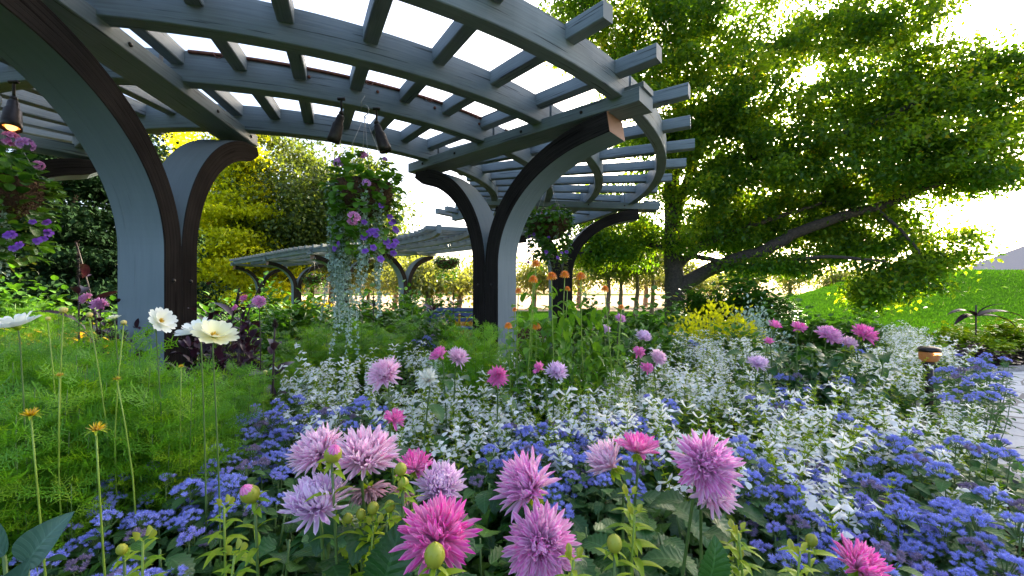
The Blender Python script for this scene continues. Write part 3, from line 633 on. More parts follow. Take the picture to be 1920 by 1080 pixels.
dahlia(486, 566, 3.2, 'full', (.3, -.5, .3), 'purple-pink dahlia on a dark stem between the near post and the hanging vines', .72, dark=True, leaves=0)
dahlia(443, 578, 3.1, 'semi', (-.2, -.6, .3), 'small coral-pink dahlia low beside the near post', .5, dark=True, leaves=0)
dahlia(162, 560, 3.4, 'full', (-.3, -.5, .5), 'purple dahlia left of the dark upright plume behind the cosmos', .75, dark=True, leaves=0)
dahlia(186, 572, 3.2, 'full', (.3, -.5, .5), 'purple dahlia just left of the near post behind the cosmos', .85, dark=True, leaves=0)
dahlia(1163, 598, 3.4, 'full', (.2, -.5, .5), 'lone magenta-violet dahlia right of the orange zinnias', .65, dark=True, leaves=1)
dahlia(1135, 618, 3.0, 'lilac', (0, -.5, .6), 'pale lilac dahlia low behind the white salvias right of the orange zinnias', .6, leaves=1)
# --- buds
bud(622, 862, .82, 'half-open magenta and yellow dahlia bud standing in front of the pale pink pair', BUDP, 1.5, (.3, -.4, .7))
bud(478, 936, .84, 'opening magenta and yellow dahlia bud at left of the lilac dahlia', BUDP, 1.55, (-.2, -.5, .8))
bud(815, 1062, .66, 'fat yellow-green dahlia bud in front of the hot pink dahlia', BUD, 1.5)
bud(1152, 1034, .76, 'single yellow-green dahlia bud at the bottom right of the centre', BUD, 1.25)
for (u, v, l) in ((732, 958, 'yellow dahlia bud right of the faded dahlia'), (700, 962, 'small green dahlia bud left of the yellow one below the faded dahlia'), (680, 972, 'lowest green dahlia bud below the faded dahlia'),
                  (752, 890, 'green dahlia bud close to the small magenta dahlia'), (756, 916, 'tiny green bud under the small magenta dahlia'), (232, 1038, 'long yellow-green bud low at the left among blue flowers'),
                  (1378, 1012, 'upper green bud right of the stem of the large full pink dahlia'), (1382, 1045, 'lower green bud near the bottom edge right of centre'), (1518, 1022, 'green bud beside the dahlia cut by the bottom edge'),
                  (655, 980, 'green bud at the left of the big serrated leaf'), (1597, 655, 'green bud in front of the golden-hearted far dahlia')):
    bud(u, v, .86 if v > 700 else 2.5, l, BUD, random.uniform(.85, 1.1), (random.uniform(-.3, .3), -.2, 1))

CAL_B = grid_T(lambda t: .35*sin(pi*min(1, t*.8+.15)), 5, 3, bend=.3, cup=1.2)
# --- dahlia foliage plants
def dahlia_plant_mesh(h, n_st=6, sz=.125, seed=0):
    m = M()
    for k in range(n_st):
        a = k*2*pi/n_st+random.random()*.6; tip = np.array([cos(a)*.17, sin(a)*.17, h*random.uniform(.75, 1.05)])
        p = curve((0, 0, 0), tip, 0, 8, (cos(a)*.04, sin(a)*.04, 0)); tube(m, p, np.linspace(.006, .003, 8), 6, 1); leafy_stem(m, p, LEAF_BIG, sz, 6, .25, .97, 0, out=1.0, drop=.05, petiole=.03)
    return m
DP = [dahlia_plant_mesh(.48, 6, .115).mesh('foliage', [G['dahlia'], STEM]), dahlia_plant_mesh(.44, 5, .14).mesh('foliage', [G['dahlia'], STEM]), dahlia_plant_mesh(.5, 7, .10).mesh('foliage', [G['dahlia'], STEM])]
for i, (u, v, z) in enumerate([(470, 1000, .5), (560, 1050, .5), (640, 1030, .5), (700, 990, .5), (790, 1070, .5), (880, 1010, .5), (960, 1075, .5), (1080, 1030, .5), (1130, 980, .5), (1200, 1060, .5), (1260, 1000, .5),
                              (1330, 1060, .5), (1400, 1020, .48), (1470, 1070, .5), (640, 930, .5), (1100, 920, .48), (1250, 930, .48), (860, 900, .48), (820, 850, .45), (900, 860, .45), (380, 1040, .45), (1010, 960, .4)]):
    p = atz(u, v, z); o = put('dahlia_foliage_plant', DP[i % 3], None, (p[0], p[1]+.05, 0), (random.uniform(-.1, .1), random.uniform(-.1, .1), random.random()*6), random.uniform(.88, 1.04)*1.0)
    tag(o, 'dark green serrated dahlia foliage filling the foreground beneath the pink blooms', 'plant', 'dahlia foliage in the foreground')
for i, (u, v) in enumerate([(1460, 650), (1510, 652), (1560, 660), (1610, 655), (1535, 670), (1490, 672)]):
    p = at(u, v, 2.85); o = put('dahlia_foliage_plant', DP[2], None, (p[0], p[1]+.05, 0), (0, 0, random.random()*6)); o.scale = (1.05, 1.05, p[2]/.50)
    tag(o, 'leafy green dahlia plant under the far row of pink dahlias', 'plant', 'dahlia plants of the far row')
for (u, v, Y, rz, tilt, s_, mt, l) in [(715, 1050, .74, .35, .3, .125, 'dahlia', 'big serrated leaf standing upright left of the hot pink dahlia'), (50, 1000, .80, .75, .5, .11, 'bluegr', 'broad smooth blue-green leaf at the bottom left corner'),
                                       (8, 985, .80, -.8, .6, .10, 'bluegr', 'blue-green leaf cut by the left edge at the bottom'), (40, 1070, .78, .2, 1.2, .11, 'bluegr', 'dark blue-green leaf under the bottom left corner leaf'),
                                       (1325, 1040, .80, .2, .9, .10, 'dahlia', 'leaf with pale margin below the large full pink dahlia')]:
    p = at(u, v, Y); m = M(); T = grid_T(ovate(.33), 27, 9, bend=-.8, cup=.25, serr=.07) if mt == 'dahlia' else grid_T(ovate(.30), 20, 9, bend=-.9, cup=.5)
    d = np.array([sin(rz)*.8, -.25*tilt, cos(tilt)]); m.inst(T, p-[0, 0, .06]-np.array([0, 0, 0.]), d, np.array([.2, -1, .4]), s_, 0)
    tube(m, curve((p[0]-.01, p[1]+.05, 0), p-[0, 0, .06], 0, 6), .0035, 6, 1)
    tag(put('broad_leaf', m.mesh('broad_leaf', [G[mt], STEM])), l, 'leaf')

# lime new growth between the dahlias
for i, (u, v, Y, l) in enumerate([(1180, 930, .92, 'bright lime leafy shoot in front of the edge-on pink dahlia stem'), (1190, 965, .86, 'lower lime leafy shoot right of the stacked pink dahlias'), (700, 985, .84, 'lime leafy shoot below the faded brownish dahlia'), (268, 1015, .74, 'lime shoot low at left among blue flowers'),
                               (1385, 1000, .82, 'lime shoot right of the large full pink dahlia stem'), (420, 950, .9, 'lime shoot left of the opening yellow and magenta bud'), (1500, 1040, .76, 'lime shoot left of the cut-off magenta dahlia'), (440, 1040, .74, 'lime shoot at the bottom edge below the opening bud'), (1075, 1050, .72, 'lime shoot at the bottom edge between the stacked dahlias and the single bud')]):
    p = at(u, v, Y); m = M(); pth = curve((0, 0, 0), (0, 0, p[2]), 0, 8, (random.uniform(-.03, .03), 0, 0)); tube(m, pth, np.linspace(.004, .002, 8), 6, 1)
    for t_ in range(7):
        q = pth[-1]-[0, 0, .018*t_]; a0 = t_*1.57
        for s_ in (0, pi): m.inst(LEAF_LAN, q, np.array([cos(a0+s_), sin(a0+s_), .9-.08*t_]), np.array([0, 0, 1.]), .030+.007*t_, 0)
    for s_ in range(3): m.inst(CAL_B, pth[-1]+[.01*cos(s_*2), .01*sin(s_*2), .004], np.array([.4*cos(s_*2), .4*sin(s_*2), 1]), np.array([0, 1., 0]), .018, 2)
    tag(put('leafy_shoot', m.mesh('leafy_shoot', [G['lime'], STEML, BUDM]), None, (p[0], p[1], 0)), l, 'plant')
# --- ageratum
def corymb(name, mat, n=13, R=.034):
    m = M(); pts = []
    while len(pts) < n:
        a, r = RNG.uniform(0, 2*pi), R*RNG.random()**.5
        q = np.array([r*cos(a), r*sin(a), -.75*r*r/R])
        if all(np.linalg.norm(q-p) > .0115 for p in pts) or RNG.random() < .03: pts.append(q)
    for q in pts:
        k = 60; d = RNG.normal(0, 1, (k, 3)); d[:, 2] = np.abs(d[:, 2])*.9-.1; d = unit(d)
        m.inst(tri_T(.13), q+d*.0015, d, RNG.normal(0, 1, (k, 3)), RNG.uniform(.0075, .0112, k), 0)
        ico(m, q+[0, 0, -.001], .0052, 0, 0, .1)
        tube(m, curve((q[0]*.2, q[1]*.2, -.05), q+[0, 0, -.003], 0, 4), .0011, 4, 1, cap=False)
    return m.mesh(name, [mat, STEM])
CYM = [corymb('flower_cluster', BLUEF), corymb('flower_cluster', BLUEF, 17, .040), corymb('flower_cluster', BLUEV, 10, .028), corymb('flower_cluster', BLUEO, 9, .026), corymb('flower_cluster', BLUEF, 20, .042)]
def ageratum(h=.55, ncl=9, R=.13):
    r = empty('ageratum')
    m = M(); tips = []
    for k in range(ncl):
        a = k*2.4+random.random()*.4; rr = R*math.sqrt((k+.5)/ncl); t = np.array([rr*cos(a), rr*sin(a), h*(1-.10*(rr/R)**2)*random.uniform(.90, 1.06)]); tips.append(t)
        p = curve((t[0]*.25, t[1]*.25, 0), t-[0, 0, .03], 0, 7, (t[0]*.2, t[1]*.2, 0)); tube(m, p, np.linspace(.003, .0016, 7), 5, 1); leafy_stem(m, p, LEAF_OV, .056, 9, .40, .97, 0, petiole=.012)
    put('leaves', m.mesh('leaves', [G['age'], STEM]), r)
    for k, t in enumerate(tips):
        d = unit(np.array([t[0]*1.6, t[1]*1.6-.02, .5])); put('flower_cluster', random.choices(CYM, [4, 4, 3, 1, 4])[0], r, t, align(d), random.uniform(.75, 1.15))
    return r
AG = [ageratum(.55, n_, R_) for n_, R_ in ((6, .13), (7, .14), (5, .12), (5, .12), (7, .15))]
AGN = 0
def place_age(p, label, group, h=.55, sc=None):
    global AGN
    s_ = sc or h/.55; src = AG[AGN % 5]
    o = dup(src, (p[0], p[1], 0), random.random()*6.3, s_, (random.uniform(-.08, .08), random.uniform(-.08, .08))) ; AGN += 1
    tag(o, label, 'ageratum', group)
# --- white salvia
def salvia_flower_T():
    tubeT = grid_T(lambda t: .10+.10*t, 4, 3, bend=.2, cup=1.2)                                     # corolla tube
    lip = grid_T(lambda t: .10+.40*sin(pi*min(1, t*.85)), 5, 3, bend=-1.1, cup=-.3); lv = lip['v'].copy(); lv = lv*.75; lv[:, 1] += .85; lv[:, 2] += .05; lip = {'v': lv, 'c': lip['c'], 'f': lip['f']}
    hood = grid_T(lambda t: .10*sin(pi*min(1, t*.8+.15)), 4, 3, bend=.9, cup=1); hv = hood['v']*.45; hv[:, 1] += .9; hv[:, 2] += .12; hood = {'v': hv, 'c': hood['c'], 'f': hood['f']}
    cal = grid_T(lambda t: .16*(1-t*.6), 3, 3, cup=1.5); cv = cal['v']*.55; cv[:, 2] -= .03; cal = {'v': cv, 'c': cal['c'], 'f': cal['f']}
    cv2 = cv.copy(); cv2[:, 2] = -cv2[:, 2]-.0; cal2 = {'v': cv2, 'c': cal['c'], 'f': cal['f']}
    return join_T((tubeT, 0), (lip, 0), (hood, 0), (cal, 1), (cal2, 1))
SF = salvia_flower_T()
CALX = {'v': grid_T(lambda t: .22*(1-t*.7), 3, 3, cup=1.3)['v'], 'c': grid_T(lambda t: .22, 3, 3)['c'], 'f': grid_T(lambda t: .22, 3, 3)['f']}
def spike(name, Ls=.20, whorls=9, openf=.75, tint=None, fs=.028):
    m = M(); pts = curve((0, 0, 0), (random.uniform(-.02, .02), random.uniform(-.02, .02), Ls), 0, 8, (.008, .004, 0)); tube(m, pts, np.linspace(.0018, .0008, 8), 5, 1)
    for k in range(whorls):
        t = k/(whorls-1); i = t*(len(pts)-1); j = min(int(i), len(pts)-2); p = pts[j]+(pts[j+1]-pts[j])*(i-j)
        nn = 6 if t < .6 else 5; a = np.arange(nn)*2*pi/nn+k*.5+RNG.normal(0, .25, nn)
        d = np.stack([np.cos(a), np.sin(a), .15+.5*t+RNG.normal(0, .25, nn)], 1)
        isf = (RNG.random(nn) < (.38 if t < openf else .0))
        if isf.any(): m.inst(SF, np.repeat(p[None], isf.sum(), 0)+d[isf]*.002, d[isf], np.array([0, 0, 1.]), RNG.uniform(.8, 1.2, isf.sum())*fs, 0)
        if (~isf).any(): m.inst(CALX, np.repeat(p[None], (~isf).sum(), 0), d[~isf], np.array([0, 0, 1.]), RNG.uniform(.7, 1.25, (~isf).sum())*.018*(1.15-.5*t), 1)
    return m.mesh(name, [tint or WHITE, G['lime']])
SP = [spike('flower_spike', .20, 9, .78), spike('flower_spike', .17, 8, .8), spike('flower_spike', .23, 10, .65), spike('flower_spike', .15, 7, .85)]
def salvia(h=.48, ns=6, R=.12):
    r = empty('salvia'); m = M(); tips = []
    for k in range(ns):
        a = k*2.4+random.random()*.5; rr = R*math.sqrt((k+.3)/ns); t = np.array([rr*cos(a), rr*sin(a), h*random.uniform(.85, 1.08)]); tips.append(t)
        p = curve((t[0]*.2, t[1]*.2, 0), t, 0, 7, (t[0]*.2, t[1]*.2, 0)); tube(m, p, np.linspace(.003, .0018, 7), 5, 1); leafy_stem(m, p, LEAF_OV, .045, 7, .3, .98, 0, petiole=.01)
        leafy_stem(m, p, LEAF_OV, .032, 5, .72, 1.0, 2, petiole=.006)
    put('leaves', m.mesh('leaves', [G['sal'], STEM, G['lime']]), r)
    for t in tips:
        d = unit(np.array([t[0]*2.6+random.uniform(-.15, .15), t[1]*2.6+random.uniform(-.15, .15), .6])); put('flower_spike', random.choice(SP), r, t-[0, 0, .01], align(d), random.uniform(.85, 1.15))
    return r
SA = [salvia(.46, n_) for n_ in (5, 6, 5, 6)]
SAN = 0
def place_sal(p, label, group, h=.62, sc=None):
    global SAN
    s_ = (sc or h/.62); o = dup(SA[SAN % 4], (p[0], p[1], 0), random.random()*6.3, s_, (random.uniform(-.1, .1), random.uniform(-.1, .1))); SAN += 1
    tag(o, label, 'salvia', group)

def inside(p, poly):
    x, y = p; c = False; j = len(poly)-1
    for i in range(len(poly)):
        if ((poly[i][1] > y) != (poly[j][1] > y)) and (x < (poly[j][0]-poly[i][0])*(y-poly[i][1])/(poly[j][1]-poly[i][1]+1e-12)+poly[i][0]): c = not c
        j = i
    return c
def scatter(polypx, z, sp, maxn=400, jit=.3):
    """plant positions on a jittered hexagonal lattice inside the outline (given as photo pixels seen at height z)"""
    P = [atz(u, v, z)[:2] for u, v in polypx]; xs = [p[0] for p in P]; ys = [p[1] for p in P]; out = []; y = min(ys); k = 0
    while y < max(ys):
        x = min(xs)+(sp/2 if k % 2 else 0)
        while x < max(xs):
            q = (x+random.uniform(-jit, jit)*sp, y+random.uniform(-jit, jit)*sp)
            if inside(q, P): out.append(q)
            x += sp
        y += sp*.87; k += 1
    random.shuffle(out); return out[:maxn]
AGE_TXT = {
 'front': 'blue fluffy ageratum in the big drift at the front right corner', 'centre': 'blue ageratum in the patch behind the central dahlias',
 'left': 'blue ageratum in the patch between feathery cosmos and the dahlias at left', 'low': 'blue ageratum low in the bottom left corner', 'mixed': 'blue ageratum poking up among the white salvias'}
for key, poly, z, sp in (('front', [(1370, 850), (1560, 838), (1900, 868), (2000, 1180), (1560, 1180), (1420, 960)], .56, .185),
                         ('centre', [(930, 800), (1120, 750), (1240, 785), (1230, 835), (1140, 900), (940, 870)], .56, .16),
                         ('left', [(230, 850), (430, 775), (620, 770), (545, 850), (440, 950), (240, 900)], .54, .15),
                         ('low', [(60, 960), (230, 935), (330, 1000), (300, 1080), (100, 1100), (40, 1060)], .50, .15)):
    for q in scatter(poly, z, sp, jit=.22): place_age(q, AGE_TXT[key], 'ageratum, '+key+' patch', z*random.uniform(.90, 1.05))
for (u, v) in [(700, 740), (640, 760), (520, 740), (460, 770), (1480, 700), (1520, 690), (1290, 640), (1575, 700), (1460, 735), (1790, 690), (1815, 665), (1830, 700),
               (1800, 720), (1820, 800), (1600, 640), (1680, 800), (1840, 680), (1860, 660), (790, 630), (810, 628), (1240, 745), (1390, 835), (1620, 780)]:
    p = atz(u, v, .62); place_age(p, AGE_TXT['mixed'], 'ageratum among the salvias', .62)
for q in scatter([(560, 760), (560, 690), (640, 640), (900, 640), (1000, 690), (1240, 620), (1700, 600), (1800, 640), (1760, 740), (1740, 850), (1300, 850), (1240, 790), (1000, 770), (900, 790), (800, 780), (700, 740)], .66, .255, 260, .30):
    u_ = 960+q[0]/q[1]*F; v_ = V0+(CH-.55)/q[1]*F
    if 1440 < u_ < 1650 and v_ < 690: continue
    if u_ < 1000 and v_ < 720 and random.random() < .45: continue
    if sin(q[0]*3.1+1)*cos(q[1]*2.7)+.5*sin(q[0]*7+q[1]*5) < -.62: continue
    if random.random() < (.25 if q[1] > 3.0 else .03): continue
    if abs(u_-1742) < 45 and 2.3 < q[1] < 3.45: continue
    place_sal(q, 'white-flowered salvia in the broad drift across the middle of the bed', 'white salvias of the main drift', random.uniform(.60, .72))
for (u, v, h) in [(560, 700, .72), (600, 680, .78), (640, 700, .72), (590, 740, .66), (630, 760, .62), (555, 770, .6)]:
    p = atz(u, v, h-.1); place_sal(p, 'tall white salvia in the clump left of the lone lilac-pink dahlia', 'white salvias of the left clump', h)
for (u, v) in [(1780, 850), (1810, 790), (1890, 930), (1800, 740), (1790, 770)]:
    p = atz(u, v, .5); place_sal(p, 'loose white salvia leaning over the path at the right edge', 'white salvias beside the path', .55)
for o in AG+SA:                            # the first of each kind stand in the bed too
    pass
fix = [((1500, 930), 'front'), ((1650, 900), 'front'), ((1050, 800), 'centre'), ((330, 890), 'left'), ((1750, 960), 'front')]
for o, ((u, v), key) in zip(AG, fix):
    p = atz(u, v, .56); o.location = (p[0], p[1], 0); tag(o, AGE_TXT[key], 'ageratum', 'ageratum, '+key+' patch')
for o, (u, v) in zip(SA, [(980, 740), (1400, 790), (1150, 700), (1550, 800)]):
    p = atz(u, v, .6); o.location = (p[0], p[1], 0); tag(o, 'white-flowered salvia in the broad drift across the middle of the bed', 'salvia', 'white salvias of the main drift')

# --- low mixed greenery between the plants (uncountable)
m = M(); n = 26000
yy = .55+7.5*RNG.random(n)**1.6; xx = (RNG.random(n)*2-1)*(yy*1.30+.3); ok = ((xx < 2.75) | (xx < 2.9+(yy-2.6)*1.0)); xx, yy = xx[ok], yy[ok]; n = len(xx)
zz = .03+.33*RNG.random(n)**.8; d = RNG.normal(0, 1, (n, 3)); d[:, 2] = np.abs(d[:, 2])*.6+.1
m.inst(LEAF5, np.stack([xx, yy, zz], 1), d, np.array([0, 0, 1.]), RNG.uniform(.035, .075, n)*(1+.12*yy), 0)
tag(put('ground_cover', m.mesh('ground_cover', [G['sal']])), 'low green leaves filling the bed between the flowers', 'ground cover', None, 'stuff')

# ------------------------------------------------------------------ feathery cosmos at left
def feather_T(nl=9):
    v = []; c = []; f3 = []; f4 = []; n = 0
    def seg(a, b, wd):
        nonlocal n
        a, b = np.array(a, float), np.array(b, float); s = unit(np.cross(b-a, [0, 0, 1.]))*wd
        v.extend([a-s, a+s, b+s*.4, b-s*.4]); c.extend([[a[1], 0], [a[1], 1], [b[1], 1], [b[1], 0]]); f4.append([n, n+1, n+2, n+3]); n += 4
    seg((0, 0, 0), (0, .5, .03), .016); seg((0, .5, .03), (0, 1, -.05), .013)
    for k in range(nl):
        t = .12+.8*k/nl; L_ = .42*(1-.55*t)
        for s_ in (-1, 1):
            e = (s_*L_*.75, t+L_*.55, RNG.uniform(-.12, .16)); seg((0, t, .0), e, .014)
            h_ = (s_*L_*.38, t+L_*.28, 0); seg(h_, (s_*L_*.38+s_*.02, t+L_*.75, RNG.uniform(-.1, .15)), .013); seg(h_, (s_*L_*.85, t+L_*.15, RNG.uniform(-.1, .1)), .013)
    return {'v': np.array(v), 'c': np.array(c), 'f': [(np.array(f4), np.zeros(len(f4), int))]}
FEA = [feather_T() for _ in range(3)]
def feather_mesh(name, h=.75, R=.20, ns=9, per=16, fs=.12, mats=None):
    m = M()
    for k in range(ns):
        a = k*2.4+random.random(); rr = R*math.sqrt((k+.5)/ns); tip = np.array([rr*cos(a), rr*sin(a), h*random.uniform(.7, 1.05)])
        p = curve((rr*.2*cos(a), rr*.2*sin(a), 0), tip, 0, 9, (cos(a)*.03, sin(a)*.03, 0)); tube(m, p, np.linspace(.0036, .0010, 9), 6, 1)
        for j in range(per):
            t = .18+.82*j/per; i = t*8; q = min(int(i), 7); pp = p[q]+(p[q+1]-p[q])*(i-q); aa = j*1.57+random.random()
            for s_ in (0, pi):
                d = np.array([cos(aa+s_), sin(aa+s_), random.uniform(.0, .9)]); m.inst(random.choice(FEA), pp, d, np.array([random.uniform(-.6, .6), random.uniform(-.6, .6), 1.]), fs*random.uniform(.7, 1.2), 0)
    return m.mesh(name, mats or [G['fern'], STEM])
CF = [feather_mesh('foliage') for _ in range(3)]
i = 0
for (u, v, z) in [(60, 690, .88), (150, 680, .86), (240, 700, .86), (320, 700, .85), (390, 730, .78), (30, 760, .82), (110, 770, .78), (200, 780, .76), (290, 780, .75), (370, 790, .70), (50, 850, .7), (140, 850, .68), (230, 850, .62), (-30, 700, .86), (-40, 800, .8),
                  (330, 740, .82), (250, 740, .82), (160, 740, .82), (70, 730, .84), (0, 660, .92), (100, 650, .92), (200, 650, .92), (420, 700, .72), (450, 740, .62), (-60, 900, .6), (30, 900, .58), (100, 905, .52)]:
    p = atz(u, v, z-.05); o = put('cosmos_plant', CF[i % 3], None, (p[0], p[1], 0), (0, 0, random.random()*6), z/.75); i += 1
    tag(o, 'feathery bright green cosmos plant in the thicket at the left front', 'cosmos plant', 'cosmos plants of the left thicket')
def cosmos_bloom_mesh(name, mat, R=.045, double=True):
    m = M(); T = grid_T(lambda t: .05+.27*sin(pi*min(1, t*.60+.0))*(1 if t < .92 else .80), 8, 5, bend=.30, cup=.25); tv = T['v']; tv[-5:, 1] += np.array([-.04, .06, -.05, .07, -.03])
    for ring, (n_, el, s_) in enumerate(((8, .12, 1.0), (6, .55, .80)) if double else ((8, .2, 1.0),)):
        a = np.arange(n_)*2*pi/n_+ring*.4; d = np.stack([np.cos(a)*cos(el), np.sin(a)*cos(el), np.full(n_, sin(el))], 1)
        m.inst(T, d*.004, d, np.array([0, 0, 1.]), R*s_*RNG.uniform(.92, 1.06, n_), 0)
    k = 40; a = RNG.uniform(0, 2*pi, k); rr = RNG.random(k)**.5*.007
    m.inst(tri_T(.16), np.stack([rr*np.cos(a), rr*np.sin(a), np.full(k, .002)], 1), np.stack([rr*np.cos(a)*40, rr*np.sin(a)*40, np.ones(k)], 1), RNG.normal(0, 1, (k, 3)), .010, 1)
    lathe(m, [(.001, -.010), (.005, -.008), (.008, -.001), (.006, .003)], 10, 2)
    return m.mesh(name, [mat, YELC, G['lime']])
CB = cosmos_bloom_mesh('bloom', CREAM), cosmos_bloom_mesh('bloom', CREAMW)
def cosmos(u, v, Y, d, k, label, sc=1.0):
    p = at(u, v, Y); base = np.array([p[0]-.02, p[1]+.05, 0.]); r = empty('cosmos', base); tag(r, label, 'cosmos', 'cream cosmos blooms')
    put('bloom', CB[k], r, p-base, align(unit(np.array(d, float))), sc); m = M(); dd = unit(np.array(d, float)); pth = np.concatenate([curve((0, 0, 0), p-base-dd*.02+[0, 0, -.02], 0, 8, (.01, 0, 0)), [p-base-dd*.004]])
    tube(m, pth, np.linspace(.003, .0018, 9), 6); put('stem', m.mesh('stem', [STEM]), r)
cosmos(32, 612, 1.22, (-.15, -.25, 1), 1, 'white cosmos seen edge-on at the far left edge', 1.25)
cosmos(300, 602, 1.45, (.75, -.15, .35), 1, 'white cosmos turned to the right in front of the near post', 1.05)
cosmos(372, 622, 1.25, (-.15, -.35, .9), 1, 'white cosmos, rear left one of the touching pair beside the near post', 1.15)
cosmos(402, 632, 1.16, (.45, -.30, .85), 0, 'pale yellow cosmos, front right one of the touching pair beside the near post', 1.25)
cosmos(214, 597, 1.6, (0, -.3, 1), 0, 'small peach-yellow cosmos just left of the near post', .45)
def cosmos_bud(u, v, Y, label, seedhead=False, sc=1.0):
    p = at(u, v, Y); base = np.array([p[0]+random.uniform(-.03, .03), p[1]+.05, 0.]); r = empty('cosmos_bud', base); tag(r, label, 'flower bud', 'cosmos buds')
    if seedhead:
        m = M(); k = 34; dd = RNG.normal(0, 1, (k, 3)); dd[:, 2] = np.abs(dd[:, 2])+.4; m.inst(tri_T(.13), unit(dd)*.003, dd, RNG.normal(0, 1, (k, 3)), .019, 0)
        a = np.linspace(0, 6.28, 8, endpoint=False); m.inst(LEAF_LAN, np.zeros((8, 3)), np.stack([np.cos(a), np.sin(a), .4+0*a], 1), np.array([0, 0, 1.]), .028, 1); me = m.mesh('seed_head', [YELC, G['lime']])
        put('seed_head', me, r, p-base, (0, 0, 0), sc)
    else: put('bud', BUD if False else CBUD, r, p-base, (.1, .1, 0), sc)
    m = M(); tube(m, curve((0, 0, 0), p-base, 0, 7, (random.uniform(-.06, .06), 0, 0)), np.linspace(.003, .0018, 7), 6); put('stem', m.mesh('stem', [STEML]), r)
m = M(); lathe(m, [(.001, -.002), (.007, 0), (.011, .006), (.010, .013), (.005, .017), (.001, .018)], 12, 0)
a_ = np.linspace(0, 6.28, 8, endpoint=False); m.inst(grid_T(lambda t: .3*sin(pi*min(1, t*.9+.1)), 5, 3, bend=1.2, cup=.6), np.stack([np.cos(a_)*.005, np.sin(a_)*.005, 0*a_], 1), np.stack([np.cos(a_), np.sin(a_), .6+0*a_], 1), np.array([0, 0, 1.]), .017, 0)
m.inst(LEAF_LAN, np.zeros((8, 3)), np.stack([np.cos(a_), np.sin(a_), .1+0*a_], 1), np.array([0, 0, 1.]), .02, 1)
CBUD = m.mesh('bud', [petalmat('cream_bud', (.62, .50, .10), (.80, .70, .30)), G['lime']])
for (u, v, Y, l, sh, s_) in [(119, 586, 1.3, 'round cream-yellow cosmos bud, tallest at the left', 0, 1.0), (168, 594, 1.35, 'pale cosmos bud halfway between the tallest bud and the near post', 0, .85), (232, 608, 1.3, 'small yellow cosmos bud against the near post', 0, .75),
                             (90, 600, 1.4, 'pale green cosmos bud beside the tallest bud', 0, .65), (58, 780, .95, 'dry yellow cosmos seed head at the far left', 1, 1.0), (180, 808, .92, 'open yellow-green cosmos seed head low at left', 1, 1.0),
                             (112, 705, 1.2, 'small brown-yellow cosmos seed head in the left thicket', 1, .6), (219, 712, 1.25, 'small orange cosmos seed head in the left thicket', 1, .6), (340, 688, 1.4, 'orange cosmos seed head in front of the near post foot', 1, .5), (497, 700, 2.0, 'small yellow-green bud right of the thicket', 0, .9)]:
    cosmos_bud(u, v, Y, l, sh, s_)

# ------------------------------------------------------------------ orange zinnias
def zinnia_mesh():
    m = M(); T = grid_T(lambda t: .17*sin(pi*min(1, t*.75+.1)), 5, 3, bend=-.5, cup=.3)
    for ring in range(6):
        n_ = 14-ring*1; a = np.arange(n_)*2*pi/n_+ring*.22; el = -.25+ring*.26; s_ = 1-.12*ring; d = np.stack([np.cos(a)*cos(el), np.sin(a)*cos(el), np.full(n_, sin(el))], 1)
        m.inst(T, d*.004+[0, 0, .002*ring], d, np.array([0, 0, 1.]), .036*s_, 0)
    lathe(m, [(.001, -.014), (.007, -.011), (.009, -.002), (.005, .002)], 10, 2); ico(m, (0, 0, .006), .008, 1)
    return m.mesh('bloom', [ORANGE, YELC, G['lime']])
ZB = zinnia_mesh()
ZL = ['highest orange zinnia at the left of the cluster beside the middle post', 'orange zinnia right below the highest one', 'orange zinnia third from the left in the middle row of the cluster', 'orange zinnia right of the row centre, slightly higher than its neighbour',
      'orange zinnia at the right of the middle row, in front of the dark rear post', 'orange zinnia alone to the right with a tilted head', 'orange zinnia touching the left edge of the middle post', 'small orange zinnia below the middle row',
      'low orange zinnia left, just above the white salvias', 'low orange zinnia right, just above the white salvias', 'dried brown-orange zinnia on the left side of the leafy clump', 'small pinkish orange zinnia at the right, low']
for (u, v, s_), l in zip([(1005, 494, .85), (1000, 523, .85), (1034, 517, .95), (1059, 514, .95), (1089, 517, .95), (1134, 541, .8), (972, 545, .65), (1064, 541, .6), (953, 610, .7), (1006, 611, .75), (965, 580, .5), (1165, 575, .5)], ZL):
    Y = random.uniform(2.2, 2.6); p = at(u, v, Y); base = np.array([p[0]+random.uniform(-.08, .08), p[1]+random.uniform(0, .1), 0]); r = empty('zinnia', base); tag(r, l, 'zinnia', 'orange zinnias')
    put('bloom', ZB, r, p-base, align(unit(np.array([random.uniform(-.25, .25), -.25, 1]))), s_); m = M(); pth = curve((0, 0, 0), p-base-[0, 0, .012], 0, 9, (random.uniform(-.03, .03), 0, 0)); tube(m, pth, np.linspace(.0045, .003, 9), 6, 1)
    leafy_stem(m, pth, LEAF_OV, .062, 9, .45, .93, 0, out=1, petiole=.004); put('leafy_stem', m.mesh('leafy_stem', [G['zin'], STEML]), r)

